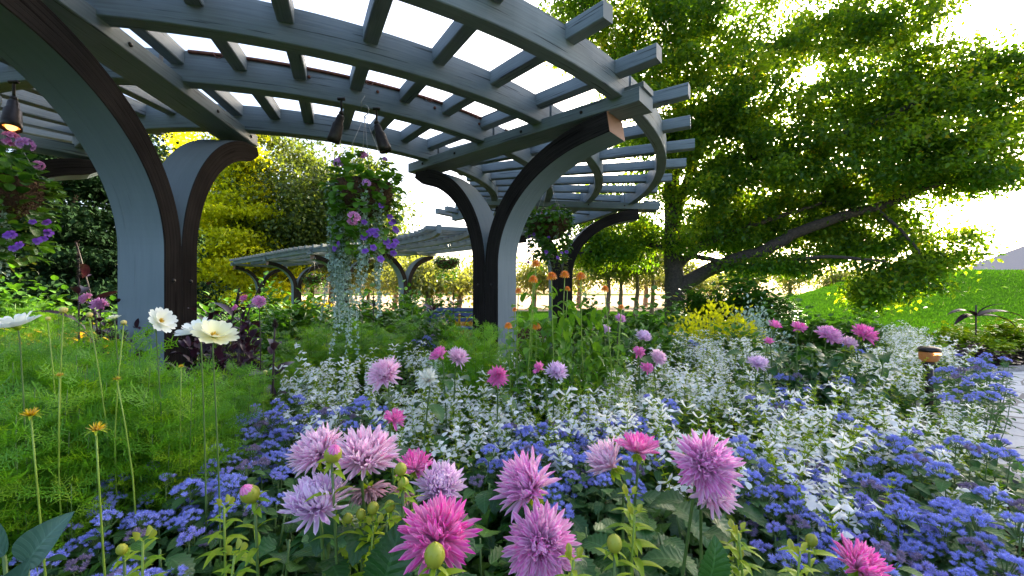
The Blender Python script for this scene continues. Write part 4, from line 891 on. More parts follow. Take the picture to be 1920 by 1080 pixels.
# ------------------------------------------------------------------ shrubs and mid-distance plants
def bush_mesh(name, R, h, T, sz, n, mats, z0=.15, tip=None, stems=7, flat=0.0):
    m = M()
    for k in range(stems):
        a = k*2*pi/stems; tube(m, curve((0, 0, 0), (cos(a)*R*.6, sin(a)*R*.6, h*.8), 0, 6), np.linspace(.012, .004, 6)*max(.5, h), 5, 1)
    cl = 26; cc = RNG.normal(0, 1, (cl, 3)); cc = unit(cc)*RNG.uniform(.45, .95, (cl, 1)); cc[:, 2] = np.abs(cc[:, 2])
    for q_ in cc[::2]*[R, R, h-z0*h]+[0, 0, z0*h]: tube(m, curve((0, 0, 0), q_, 0, 5, (q_[0]*.2, q_[1]*.2, 0)), [.008, .007, .006, .004, .003], 5, 1)
    k = RNG.integers(0, cl, n); P = cc[k]+RNG.normal(0, .17, (n, 3)); P = P*[R, R, h-z0*h]+[0, 0, z0*h]; P[:, 2] = np.maximum(P[:, 2], .03)
    d = P-[0, 0, h*.3]; d = unit(d)+RNG.normal(0, .5, (n, 3)); d[:, 2] -= flat
    m.inst(T, P, d, np.array([0, 0, 1.]), RNG.uniform(.65, 1.25, n)*sz, 0)
    return m.mesh(name, mats)
BROAD = [bush_mesh('foliage', .32, 1.0, LEAF_OV, .10, 650, [G['zin'], STEM]) for _ in range(2)]
GREEN = [bush_mesh('foliage', .34, 1.0, LEAF_OV, .085, 850, [G['sal'], STEM]) for _ in range(2)]
FEATH = [feather_mesh('foliage', 1.0, .30, 9, 16, .14) for _ in range(2)]
PURP = [bush_mesh('foliage', .35, 1.0, LEAF_OV, .11, 500, [G['purple'], STEMD])]
LIME = [bush_mesh('foliage', .45, 1.0, LEAF_OV, .12, 1000, [G['lime'], STEML], flat=.3)]
YELB = [bush_mesh('foliage', .45, 1.0, LEAF5, .07, 2300, [G['yellow'], STEML])]
def grass_mesh(n=150, mats=None, R=.35):
    m = M(); a = RNG.uniform(0, 6.28, n); o = RNG.uniform(.15, .8, n); d = np.stack([np.cos(a)*o, np.sin(a)*o, np.ones(n)], 1)
    m.inst(BLADE, np.stack([np.cos(a)*.06, np.sin(a)*.06, 0*a], 1), d, np.stack([-np.cos(a), -np.sin(a), np.full(n, .6)], 1), RNG.uniform(.7, 1.25, n), 0, wscale=1.0)
    return m.mesh('foliage', mats)
BRON = [grass_mesh(170, [G['bronze']])]; GRAS = [grass_mesh(120, [G['blade']])]
def shrub(lib, name, u, vtop, Y, wd, label, group=None, cat_='shrub'):
    p = at(u, vtop, Y); h = p[2]; me = random.choice(lib); o = put(name, me, None, (p[0], p[1], 0), (0, 0, random.random()*6)); o.scale = (wd, wd, max(.2, h)); tag(o, label, cat_, group); return o
for (u, v, Y, wd) in [(60, 575, 3.4, 1.2), (120, 590, 3.8, 1.1), (20, 570, 4.2, 1.3), (600, 600, 4.2, 1.2), (560, 615, 3.9, 1.0), (660, 592, 4.8, 1.3), (700, 600, 4.4, 1.0), (740, 595, 5.2, 1.1), (630, 640, 4.2, .8), (430, 600, 4.2, 1.0), (400, 640, 3.4, .9), (850, 603, 3.3, .9), (905, 600, 3.2, .9), (880, 612, 3.0, .8), (520, 660, 3.4, .6)]:
    shrub(FEATH, 'feathery_plant', u, v, Y, wd, 'feathery green cosmos-like plant without flowers, in the second row before the pergola posts', 'feathery plants of the second row', 'plant')
for (u, v, Y, wd) in [(580, 545, 7.0, 1.6), (540, 560, 6.4, 1.4), (640, 560, 6.5, 1.5), (700, 570, 6.2, 1.3), (760, 560, 7.2, 1.5), (800, 575, 5.6, 1.1), (840, 590, 5.0, .9), (670, 545, 9, 1.6), (760, 535, 10, 1.6), (830, 545, 10, 1.5), (500, 545, 8.2, 1.5), (450, 555, 7.0, 1.3), (395, 560, 6.2, 1.2), (100, 560, 6.2, 1.4), (20, 540, 6.6, 1.6), (200, 560, 6.2, 1.3), (60, 530, 9, 2.0)]:
    shrub(GREEN, 'garden_shrub', u, v, Y, wd, 'rounded leafy green plant in the rear beds under the pergola', 'leafy plants of the rear beds')
for (u, v, Y, wd) in [(985, 600, 2.8, .7), (1030, 590, 2.7, .75), (1080, 590, 2.8, .7), (1120, 600, 2.9, .6), (1000, 622, 2.5, .5), (1060, 618, 2.45, .5)]:
    shrub(BROAD, 'zinnia_foliage_plant', u, v, Y, wd, 'light green broad-leaved plant under the orange zinnias', 'leafy plants under the zinnias', 'plant')
for (u, v, Y, wd) in [(1180, 570, 6.5, 1.5), (1230, 575, 6.0, 1.4), (1270, 580, 6.5, 1.3), (1100, 565, 7.2, 1.4), (1160, 590, 4.6, 1.0), (1240, 598, 4.4, .9), (1200, 600, 4.0, .8), (1500, 590, 6.5, 1.4), (1560, 592, 6.5, 1.4), (1440, 585, 7.2, 1.4), (1620, 595, 6.2, 1.2), (1380, 600, 5, 1.0)]:
    shrub(GREEN, 'garden_shrub', u, v, Y, wd, 'leafy green plant along the back edge of the bed, right of the middle post', 'leafy plants at the back right')
shrub(YELB, 'yellow_shrub', 1345, 566, 5.6, 1.15, 'bright yellow-green shrub at the back of the bed below the big tree', None)
shrub(YELB, 'yellow_shrub', 1300, 588, 5.2, .8, 'smaller yellow shrub touching the left side of the bright yellow one', None)
shrub([bush_mesh('foliage', .4, 1.0, LEAF5, .06, 1200, [G['silver'], STEM])], 'silver_shrub', 1425, 572, 5.8, .9, 'pale silvery green shrub right of the bright yellow one', None)
for (u, v, Y, wd) in [(1800, 612, 6.9, .9), (1850, 604, 7.1, 1.1), (1900, 606, 7.0, 1.1), (1960, 605, 7.0, 1.1), (1840, 628, 6.6, .8)]:
    shrub(LIME, 'lime_plant', u, v, Y, wd, 'lime-green leafy plant beyond the path at the right edge', 'lime-green plants beyond the path', 'plant')
for (u, v, Y, wd) in [(1810, 645, 6.35, .8), (1860, 655, 6.3, .8), (1910, 655, 6.4, .8), (1960, 650, 6.5, .8)]:
    shrub(PURP, 'purple_plant', u, v, Y, wd, 'dark purple-leaved plant at the edge of the path on the right', 'dark purple plants by the path', 'plant')
for (u, v, Y, wd) in [(400, 590, 3.6, .8), (440, 610, 3.3, .7), (385, 640, 2.9, .6), (215, 610, 3.2, .6), (240, 625, 3.0, .5)]:
    shrub(PURP, 'purple_plant', u, v, Y, wd, 'dark purple-leaved plant at the foot of the near post', 'dark plants at the near post', 'plant')
for (u, v, Y, wd) in [(110, 520, 6.0, 1.0), (150, 515, 5.8, 1.1), (190, 525, 5.6, 1.0), (80, 530, 6.4, 1.0)]:
    shrub(BRON, 'bronze_grass', u, v, Y, wd, 'golden bronze arching grass clump left of the near post', 'golden grass clumps at left', 'grass clump')
for (u, v, Y, wd) in [(620, 530, 10.5, 1.0), (590, 535, 10, 1.0), (860, 520, 9, .8)]:
    shrub(BRON, 'golden_grass', u, v, Y, wd, 'small golden grass clump in front of the distant pergola wing', 'golden grass clumps in the distance', 'grass clump')
def plume(u, v, Y, label, lean=0.0, hd=.16):
    p = at(u, v, Y); r = empty('dark_plume', (p[0], p[1], 0)); tag(r, label, 'plant', 'dark upright plumes'); m = M(); pth = curve((0, 0, 0), (lean, 0, p[2]), 0, 9, (-lean*.3, 0, 0)); tube(m, pth, np.linspace(.009, .005, 9), 6)
    put('stem', m.mesh('stem', [STEMD]), r); m = M(); n = 150; t = RNG.random(n); P = np.stack([lean*(1-(1-t)*hd/p[2])+0*t, 0*t, p[2]-hd+t*hd], 1); d = RNG.normal(0, 1, (n, 3)); d[:, 2] = np.abs(d[:, 2]); m.inst(tri_T(.2), P, d, RNG.normal(0, 1, (n, 3)), .028*(1-.5*t), 0)
    put('seed_head', m.mesh('seed_head', [STEMD]), r); m = M(); leafy_stem(m, pth, LEAF_LAN, .28, 4, .3, .8, 0, out=.6, drop=-.5); put('leaves', m.mesh('leaves', [G['purple']]), r)
plume(148, 488, 3.4, 'dark brown upright plume standing left of the near post'); plume(192, 455, 3.9, 'thin arching dark grass plume nearest the left side of the near post', -.25, .2)
plume(510, 600, 2.6, 'tall thin dark stem standing alone between cosmos thicket and left white salvias', .02, .05); plume(415, 540, 3.4, 'dark bending plume just right of the near post', .15)
plume(432, 528, 3.9, 'second dark plume right of the near post, leaning right', .3); plume(700, 545, 6, 'thin dark plume behind the silver trailing vines'); plume(850, 545, 6.5, 'thin dark plume left of the middle post')
plume(812, 555, 6.2, 'short dark plume between silver vines and the middle post')
# canna with dark leaves at right
p = at(1830, 560, 6.8); r = empty('canna', (p[0], p[1], 0)); tag(r, 'dark-leaved canna rising above the lime-green plants at right', 'plant')
m = M(); pth = curve((0, 0, 0), (0, 0, p[2]*.9), 0, 6); tube(m, pth, .012, 6); put('stem', m.mesh('stem', [STEMD]), r)
m = M(); cl = grid_T(ovate(.10), 10, 3, bend=-1.2, fold=.4)
for dx, dz, s_ in ((1, .7, .75), (-1, .9, .6), (.8, .3, .6), (-.8, .35, .55), (.1, 1, .4)): m.inst(cl, np.array([0, 0, p[2]*.72]), np.array([dx, -.3, dz]), np.array([0, -.2, 1.]), s_, 0)
put('leaves', m.mesh('leaves', [G['purple']]), r)

# ------------------------------------------------------------------ path light
p = at(1742, 690, 3.35); r = empty('path_light', (p[0], p[1], 0)); tag(r, 'short dark bollard path light with amber glowing band among the flowers', 'path light')
zc = at(1742, 655, 3.35)[2]
m = M(); tube(m, [(0, 0, 0), (0, 0, zc*.5), (0, 0, zc-.13)], .027, 16); put('post', m.mesh('post', [DARKM]), r)
m = M(); lathe(m, [(.001, .028), (.055, .026), (.078, .014), (.084, .0), (.084, -.022), (.078, -.022), (.001, -.018)], 28); put('cap', m.mesh('cap', [DARKM]), r, (0, 0, zc), sc=.86)
m = M(); lathe(m, [(.074, 0), (.076, -.045), (.068, -.075), (.052, -.09), (.001, -.092)], 28); put('lens', m.mesh('lens', [GLOWB]), r, (0, 0, zc-.021), sc=.86)
m = M(); lathe(m, [(.035, 0), (.050, -.004), (.046, -.03), (.034, -.05), (.031, -.06)], 24); put('collar', m.mesh('collar', [DARKM]), r, (0, 0, zc-.100), sc=.86)
m = M(); tube(m, [(-.03, -.02, 0), (.0, -.02, .004), (.03, -.02, 0)], .010, 8); put('bulb', m.mesh('bulb', [BULB]), r, (0, -.042, zc-.032))

# ------------------------------------------------------------------ hanging baskets
def pom_mesh(mat, R=.05, n=26):
    m = M(); T = grid_T(lambda t: .35*sin(pi*min(1, t*.7+.15)), 4, 3, bend=.3, cup=.2)
    for k in range(n):
        q = unit(RNG.normal(0, 1, 3)); q[2] = abs(q[2])-.25; q = q*R*.62; a = np.arange(5)*1.257+RNG.random(); nrm = unit(q); t1 = unit(np.cross(nrm, [.3, .5, .8])); t2 = np.cross(nrm, t1)
        d = np.cos(a)[:, None]*t1+np.sin(a)[:, None]*t2+nrm*.5; m.inst(T, np.repeat(q[None], 5, 0), d, nrm, R*.38, 0)
    tube(m, [(0, 0, -R*1.6), (0, 0, 0)], .002, 5, 1); return m.mesh('geranium_bloom', [mat, STEM])
def trump_mesh(mat, R=.026):
    m = M(); T = grid_T(lambda t: .42*sin(pi*min(1, t*.62+.1)), 5, 3, bend=-.5, cup=-.1); a = np.arange(5)*1.257; m.inst(T, np.zeros((5, 3)), np.stack([np.cos(a), np.sin(a), .5+0*a], 1), np.array([0, 0, 1.]), R, 0)
    lathe(m, [(.002, -.022), (.004, -.01), (.008, .0)], 8, 0); return m.mesh('petunia_bloom', [mat])
GER = pom_mesh(MAUVE), pom_mesh(petalmat('pink_geranium', (.65, .2, .45), (.80, .42, .70)), .055, 30); PET = trump_mesh(VIOLET)
def basket(p, S, label, strands, ger, pet, hook_h, nleaf=900, arch=None, seed=0):
    """p: basket rim centre; S: rim radius; hook_h: chain length to the hook"""
    r = empty('hanging_basket', p); tag(r, label, 'hanging basket', 'hanging baskets under the pergola')
    m = M(); lathe(m, [(S*1.0, .0), (S*1.02, .02), (S*1.0, -.03), (S*.92, -.12), (S*.75, -.20), (S*.45, -.26), (.001, -.275)], 28)
    for k in range(500):
        a = random.random()*6.28; t = random.random(); rr = S*(1.0-.35*t*t); q = np.array([rr*cos(a), rr*sin(a), -.23*t]); m.inst(tri_T(.06), q, np.array([cos(a), sin(a), random.uniform(-1, .6)]), RNG.normal(0, 1, 3), random.uniform(.03, .07), 0)
    put('coir_basket', m.mesh('coir_basket', [COIR]), r)
    m = M()
    for k in range(4):
        a = k*pi/2+.5; tube(m, [(S*cos(a), S*sin(a), .0), (S*.5*cos(a), S*.5*sin(a), hook_h*.5), (0, 0, hook_h)], .0028, 4)
    put('chains', m.mesh('chains', [CHAIN]), r)
    m = M(); tube(m, [(.035*sin(t), 0, hook_h+.045-.045*cos(t)) for t in np.linspace(0, 4.6, 12)]+[(-.03, 0, hook_h+.12), (0, 0, hook_h+.17)], .0045, 6); put('hook', m.mesh('hook', [CHAIN]), r)
    m = M(); n = nleaf; a = RNG.uniform(0, 6.28, n); t = RNG.random(n); f = RNG.random(n)
    rad_ = S*(.3+.85*np.sqrt(f)); z = np.where(t < .35, .02+.18*RNG.random(n)*(1.15-f)+.05*np.sin(a*3+seed), -.58*RNG.random(n)**1.1); rad_ = np.where(t < .45, rad_, S*(1.0+.35*RNG.random(n))*(1-.35*np.clip(-z/.6, 0, 1)))
    P = np.stack([rad_*np.cos(a), rad_*np.sin(a), z], 1); d = np.stack([np.cos(a), np.sin(a), RNG.normal(.1, .6, n)], 1)+RNG.normal(0, .4, (n, 3))
    keep = RNG.random(n) < .5+.5*np.sin(a*2.3+seed)**2; P, d = P[keep], d[keep]
    m.inst(grid_T(lambda t: .46*sin(pi*min(1, t*.8+.08))+.02, 5, 3, bend=-.6, cup=.25, serr=0), P, d, np.array([0, 0, 1.])+0*d, RNG.uniform(.05, .085, len(P)), 0)
    put('foliage', m.mesh('foliage', [G['zin'] if seed % 2 else G['sal']]), r)
    for (dx, dy, ln, k, wd) in strands:    # trailing vines, each strand group one part
        m = M()
        for j in range(k):
            x0, y0 = dx+random.uniform(-wd, wd), dy+random.uniform(-wd, wd); Ls = ln*random.uniform(.55, 1.03)
            q = [np.array([x0*.85+.012*sin(i*.9+j), y0*.85+.012*cos(i*.7+j*2), -i*Ls/11]) for i in range(12)]; q = np.array(q); q[:, :2] += (q[:, 2:]**2)*.01*RNG.normal(0, 2, 2); tube(m, q, .0016, 4, 1, cap=False)
            nn = int(Ls*120); tt = RNG.random(nn)*11; ii = np.minimum(tt.astype(int), 10); P = q[ii]+(q[ii+1]-q[ii])*(tt-ii)[:, None]; d = RNG.normal(0, 1, (nn, 3)); d[:, 2] -= .5
            m.inst(LEAF5, P, d, RNG.normal(0, 1, (nn, 3))+[0, 0, 1], RNG.uniform(.018, .032, nn), 0, wscale=1.4)
        put('trailing_vine', m.mesh('trailing_vine', [G['silver'], STEM]), r)
    for (x, y, z, s_) in ger: put('geranium_bloom', random.choice(GER), r, (x, y, z), align((x*2, y*2-.1, .5)), s_)
    for (x, y, z) in pet: put('petunia_bloom', PET, r, (x, y, z), align((x*2+random.uniform(-.4, .4), -.8, random.uniform(-.2, .6))), random.uniform(.85, 1.25))
    m = M(); n = 520; a = RNG.uniform(-3.3, .3, n); z = -.10-.62*RNG.random(n); P = np.stack([S*1.0*np.cos(a)*(1-.2*RNG.random(n)), S*1.0*np.sin(a), z], 1); d = RNG.normal(0, 1, (n, 3)); m.inst(LEAF_OV, P, d, np.array([0, 0, 1.]), RNG.uniform(.02, .04, n), 0)
    put('petunia_foliage', m.mesh('petunia_foliage', [G['mid']]), r)
    return r
def pets(n, S, z0, z1, a0=-3.2, a1=.1): return [(S*1.12*cos(a), S*1.12*sin(a), z) for a, z in zip(RNG.uniform(a0, a1, n), RNG.uniform(z0, z1, n))]
b1 = at(684, 350, 3.55)
basket(b1, .24, 'large hanging basket with long silver vines and pink geraniums between near and middle post', [(-.25, -.08, 1.2, 20, .065), (-.14, -.17, 1.45, 15, .06), (-.28, .05, .9, 10, .06), (.06, -.22, 1.1, 9, .05), (.18, -.14, 1.2, 7, .04)],
       [(-.12, -.24, .13, 1.15), (.02, -.1, .24, .8), (.19, -.05, .22, .6), (.04, -.36, -.34, 1.15), (-.2, .1, .24, .5), (.12, -.3, -.05, .8)], pets(17, .24, -.65, -.35)+pets(9, .24, -.55, -.2, -.9, .2), .62, 720, seed=1)
# drooping side stems with small dark leaves on the right of it
b2 = at(-6, 340, 3.0)
basket(b2, .24, 'hanging basket cut by the left edge, with mauve geraniums on tall stalks and sunlit petunias', [(.10, -.20, .85, 8, .04), (.16, -.1, .75, 5, .03)],
       [(.28, -.14, .26, 1.1), (.38, -.14, .22, 1.15), (.38, -.06, .10, .7), (.03, -.2, .27, .9)], pets(14, .27, -.6, -.25, -1.6, .3), .55, 900, seed=2)
b3 = at(1030, 415, 5.9)
basket(b3, .27, 'shaded hanging basket behind the middle post above the orange zinnias', [(.1, -.2, .5, 4, .05)], [(-.1, -.1, .12, .8)], pets(12, .27, -.6, -.2), .62, 900, seed=4)
b4 = at(838, 490, 13.5)
basket(b4, .36, 'small distant hanging basket under the far pergola wing, left of the middle post', [(-.1, -.2, .8, 3, .05)], [], [], .8, 700, seed=6)
b5 = at(590, 520, 16.5)
basket(b5, .34, 'tiny distant hanging basket under the far end of the pergola wing', [], [(0, -.2, .1, 1.2)], [], .7, 500, seed=8)

# blue bench
p = at(850, 585, 8.6); r = empty('bench', (p[0], p[1], 0)); tag(r, 'small dark blue slatted bench in the distance left of the middle post', 'bench'); BB = plain('blue_paint', (.05, .08, .20), .5)
def boxm(x0, x1, y0, y1, z0, z1):
    m = M(); sweep(m, [(x0, (y0+y1)/2, (z0+z1)/2), ((x0+x1)/2, (y0+y1)/2, (z0+z1)/2), (x1, (y0+y1)/2, (z0+z1)/2)], np.array([0, 1., 0]), y1-y0, z1-z0); return m
for k in range(3): put('backrest', boxm(-.6, .6, .2, .23, .55+k*.11, .63+k*.11).mesh('backrest', [BB], False), r)
put('seat', boxm(-.6, .6, -.25, .22, .42, .46).mesh('seat', [BB], False), r)
for sx in (-.55, .5):
    for sy in (-.22, .2): put('leg', boxm(sx, sx+.05, sy, sy+.05, 0, .42 if sy < 0 else .9).mesh('leg', [BB], False), r)

# ------------------------------------------------------------------ trees
def tree(name, base, limbs, blobs, nattr, per, leafT, leafs, mats, label, cat_='tree', group=None, sig=(.42, .42, .2), r0=.3, twig=.018, seed=0, up=.3, flat=0.0, gap=None):
    """limbs: list of (points, r_start, r_end); blobs: (centre, radii, weight)"""
    global RNG
    R_ = np.random.default_rng(seed+5); base = np.array(base, float)
    nodes = []; m = M()
    for pts, ra, rb in limbs:
        pts = np.array(pts, float)-base; n = len(pts); seg = []
        for i in range(n-1):
            for t in np.linspace(0, 1, 6, endpoint=False): seg.append(pts[i]+(pts[i+1]-pts[i])*t)
        seg.append(pts[-1]); seg = np.array(seg); 
        for _ in range(3): seg[1:-1] = (seg[:-2]+seg[1:-1]*2+seg[2:])/4
        seg[1:-1] += R_.normal(0, .012, seg[1:-1].shape)*(1+10*rb)
        rr = np.linspace(ra, rb, len(seg)); tube(m, seg, rr, 9)
        nodes += [(q, r) for q, r in zip(seg[2:], rr[2:])]
    w = np.array([b[2] for b in blobs], float); w /= w.sum(); A = []
    for k in R_.choice(len(blobs), nattr, p=w):
        c, rd, _ = blobs[k]; q = unit(R_.normal(0, 1, 3))*R_.random()**(1/2.4); A.append(np.array(c)-base+q*np.array(rd))
    A = np.array(A); NP = np.array([q for q, _ in nodes]); NR = np.array([r for _, r in nodes])
    order = np.argsort([np.min(np.linalg.norm(NP-a, axis=1)) for a in A])
    LT = []; LP = []; LD = []; NPl = list(NP); NRl = list(NR)
    for i in order:
        a = A[i]; D = np.linalg.norm(np.array(NPl)-a, axis=1); k = int(np.argmin(D+.25*np.maximum(0, np.array(NPl)[:, 2]-a[2]))); s = NPl[k]; dist = D[k]
        rs = min(NRl[k]*.7, twig+.010*dist); n = 5; t = np.linspace(0, 1, n)[:, None]; q = s+(a-s)*t+np.array([0, 0, up*.35])*np.sin(pi*t)*dist*.4+R_.normal(0, .05, (n, 3))*dist*.5*np.sin(pi*t)
        tube(m, q, np.linspace(rs, max(.004, rs*.35), n), 5, cap=False)
        for j in range(1, n): NPl.append(q[j]); NRl.append(rs*(1-.6*j/n))
        cnt = int(per*R_.uniform(.5, 1.4)); tt = R_.random(cnt)**.7; c = s+(a-s)*tt[:, None]*1.08
        lp = c+R_.normal(0, 1, (cnt, 3))*np.array(sig); LT.append(np.clip(R_.choice([.22, .45, .72], p=[.4, .35, .25])+R_.normal(0, .13, cnt), 0, 1)); LP.append(lp); LD.append(unit(a-s+1e-6)[None]*.5+R_.normal(0, .7, (cnt, 3)))
    LP = np.concatenate(LP); LD = np.concatenate(LD); LT = np.concatenate(LT); LD[:, 2] -= .35
    root = empty(name, base); tag(root, label, cat_, group)
    put('trunk', m.mesh('trunk', [mats[1]]), root)
    if gap is not None:                 # an opening in the crown
        gd = unit(np.array(gap)-np.array([0, 0, CH])); V_ = LP+base-[0, 0, CH]; dd_ = np.linalg.norm(V_-(V_@gd)[:, None]*gd, axis=1); k_ = dd_ > .20+.75*R_.random(len(LP))**1.6; LP, LD, LT = LP[k_], LD[k_], LT[k_]
    ml = M(); n = len(LP); upv = R_.normal(0, .55, (n, 3))+[0, 0, 1.]
    ml.inst(leafT, LP, LD, upv, R_.uniform(.65, 1.25, n)*leafs, 0, rnd=LT); put('crown', ml.mesh('crown', [mats[0]]), root)
    return root
def A3(u, v, Y): return tuple(at(u, v, Y))
TB = (at(1266, 560, 16)[0], 16, 0)
limbs = [
 ([TB, A3(1264, 520, 16), A3(1262, 440, 16), A3(1258, 350, 16), A3(1275, 250, 15.8), A3(1265, 120, 15.6), A3(1300, -60, 15.5), A3(1310, -260, 15.5)], .40, .10),
 ([A3(1272, 540, 16), A3(1330, 505, 15.7), A3(1420, 475, 15.0), A3(1520, 425, 14.2), A3(1640, 390, 13.5), A3(1740, 350, 12.8), A3(1830, 330, 12.2)], .30, .06),
 ([A3(1268, 500, 16), A3(1320, 455, 15.8), A3(1370, 435, 15.2), A3(1480, 400, 14.6), A3(1560, 375, 14.2)], .18, .04),
 ([A3(1262, 420, 16), A3(1320, 240, 15.2), A3(1390, 190, 14.8), A3(1440, 90, 14.4), A3(1560, 40, 14), A3(1680, -30, 13.5)], .18, .05),
 ([A3(1262, 380, 16), A3(1340, 300, 15), A3(1470, 290, 14), A3(1620, 240, 13), A3(1790, 160, 12.4), A3(1900, 100, 12)], .16, .04),
 ([A3(1262, 470, 16), A3(1190, 452, 15.8), A3(1120, 472, 15.4), A3(1070, 475, 15)], .10, .03),
 ([A3(1262, 300, 16), A3(1210, 230, 15.4), A3(1160, 110, 15), A3(1100, 40, 14.6), A3(1050, 0, 14.2)], .13, .03),
 ([A3(1300, 480, 15.9), A3(1400, 500, 14.6), A3(1540, 480, 13.4), A3(1660, 490, 12.4)], .10, .04),
 ([A3(1640, 390, 13.5), A3(1700, 440, 12.8), A3(1740, 500, 12.2)], .06, .02)]
def bl(u, v, Y, rx, ry, rz, wt=1.0): return (at(u, v, Y), (rx, ry, rz), wt)
blobs = [bl(1130, 60, 14.6, 2.6, 2.4, 1.7, 1.1), bl(1290, 90, 15, 3.0, 2.6, 2.4, 1.6), bl(1450, 60, 14.5, 3.0, 2.6, 2.0, 1.5), bl(1620, 60, 14, 2.3, 2.4, 1.4, 1.1), bl(1560, 190, 13.8, 2.6, 2.5, 1.7, 1.5), bl(1720, 200, 13, 2.4, 2.4, 1.7, 1.6),
         bl(1860, 180, 12.6, 2.2, 2.2, 1.8, 1.6), bl(1200, 180, 14.5, 2.0, 2.2, 1.8, 1.3), bl(1380, 150, 13.6, 2.4, 1.8, 1.8, 1.2), bl(1640, 180, 14.5, 2.6, 2.0, 2.0, 1.3), bl(1360, 240, 15, 2.6, 2.6, 1.6, 1.3), bl(1250, 300, 15.5, 1.9, 2.2, 1.7, 1), bl(1450, 340, 14.6, 2.4, 2.3, 1.2, 1.3), bl(1620, 310, 13.4, 2.3, 2.2, 1.2, 1.3), bl(1760, 310, 12.6, 1.7, 1.9, 1.2, 1.1),
         bl(1140, 400, 15.6, 1.7, 1.8, 1.3, 1.2), bl(1120, 470, 15.8, 1.4, 1.5, .9, .9), bl(1200, 460, 16, 1.3, 1.5, .8, .6), bl(1340, 430, 15.4, 2.0, 2.0, 1.1, .9), bl(1520, 430, 15.6, 2.2, 1.4, .6, 1.0), bl(1480, 270, 14, 2.4, 2.2, 1.3, 1.2), bl(1330, 430, 16.8, 1.5, 1.0, .7, .9), bl(1400, 460, 16.6, 1.5, 1.0, .4, .6), bl(1310, 250, 15, 1.5, 1.5, 1.2, .8), bl(1590, 470, 14.6, 1.6, 1.2, .4, .5), bl(1400, 400, 16.2, 2.2, 1.6, .9, 1.3), bl(1330, 350, 15, 1.8, 2.0, 1.0, 1.0), bl(1460, 500, 14.4, 1.5, 1.5, .35, .5), bl(1090, 30, 13.8, 1.6, 2, 1.0, .8), bl(1250, 60, 14, 2.2, 2, 1.4, .9), bl(1600, 370, 14.8, 2.2, 1.5, .8, 1.0), bl(1660, 440, 14.2, 1.6, 1.3, .9, .8), bl(1680, 520, 12.6, 1.1, 1.0, .75, .6), bl(1640, 555, 12.8, .7, .8, .4, .3), bl(1760, 490, 12.4, .9, .8, .4, .35), bl(1820, 440, 12.3, .5, .6, .3, .12),
         bl(1890, 330, 12, .9, 1.0, .5, .2), bl(1300, -200, 15.5, 4.5, 3.5, 2.5, 1.3), bl(1600, -180, 14, 3.5, 3.0, 1.8, .9)]
tree('oak_tree', TB, limbs, blobs, 1850, 145, LEAF5, .150, [G['tree'], BARK], 'big spreading tree with backlit yellow-green leaves and long low limbs, right half of the picture', seed=1, sig=(.29, .29, .15), twig=.024, gap=at(1520, 140, 14))
# dark foliage bough hanging low in front of the mound already belongs to the tree
def simple_tree(u, Y, vtop, wd, mat, label, group=None, name='tree', nattr=110, per=90, leafs=.16, barkm=BARK, bottom=.30, tr=.16, seed=0, z0=0, leafT=LEAF5, sig=(.35, .35, .18), cone=False):
    t = at(u, vtop, Y); h = t[2]-z0; b = (t[0], Y, z0); lm = [([b, (b[0]+.1, Y, z0+h*.35), (b[0], Y+.1, z0+h*.65), (b[0], Y, z0+h*.93)], tr, tr*.2)]
    bb = []
    if cone:
        for k in range(7):
            f = bottom+(1-bottom)*k/6.5; bb.append(((b[0], Y, z0+h*f), (wd*(1.06-f)**.8, wd*(1.06-f)**.8, h*.09), (1.06-f)))
    else:
        bb = [((b[0], Y, z0+h*(bottom+1)/2), (wd, wd, h*(1-bottom)/2), 1), ((b[0]-wd*.3, Y-.2, z0+h*(bottom+.28)), (wd*.75, wd*.7, h*.2), .5), ((b[0]+wd*.35, Y, z0+h*(bottom+.3)), (wd*.7, wd*.7, h*.2), .5)]
    return tree(name, b, lm, bb, nattr, per, leafT, leafs, [mat, barkm], label, 'tree', group, sig=sig, seed=seed+20, twig=.012)
simple_tree(440, 27, 225, 5.0, G['yellow'], 'bright sunlit yellow conifer just right of the near post', name='golden_conifer', nattr=380, per=150, leafs=.27, bottom=.05, cone=True, seed=1, sig=(.6, .6, .16))
simple_tree(330, 29, 200, 4.4, G['yellow'], 'second sunlit yellow tree, mostly hidden behind the near post', name='golden_conifer', nattr=200, per=130, leafs=.27, bottom=.05, cone=True, seed=2, sig=(.6, .6, .16))
simple_tree(585, 31, 235, 6.0, G['mid'], 'green broadleaf tree behind the yellow conifer and the near hanging basket', nattr=520, per=170, leafs=.30, bottom=.12, seed=3, sig=(.65, .65, .35))
simple_tree(690, 34, 330, 4.5, G['mid'], 'lower green tree behind the trailing silver vines', nattr=200, per=120, leafs=.30, bottom=.1, seed=4, sig=(.6, .6, .35))
simple_tree(130, 10.5, 150, 3.0, G['dark'], 'dark evergreen at the far left behind the cut-off hanging basket', name='evergreen_tree', nattr=330, per=170, leafs=.13, bottom=.02, cone=True, seed=5, sig=(.34, .34, .07))
simple_tree(250, 12.5, 210, 2.4, G['dark'], 'dark evergreen behind the near post', name='evergreen_tree', nattr=200, per=140, leafs=.14, bottom=.02, cone=True, seed=6, sig=(.34, .34, .08))
simple_tree(-60, 11, 120, 3.0, G['dark'], 'dark evergreen cut by the left edge', name='evergreen_tree', nattr=200, per=150, leafs=.14, bottom=.02, cone=True, seed=7, sig=(.34, .34, .08))
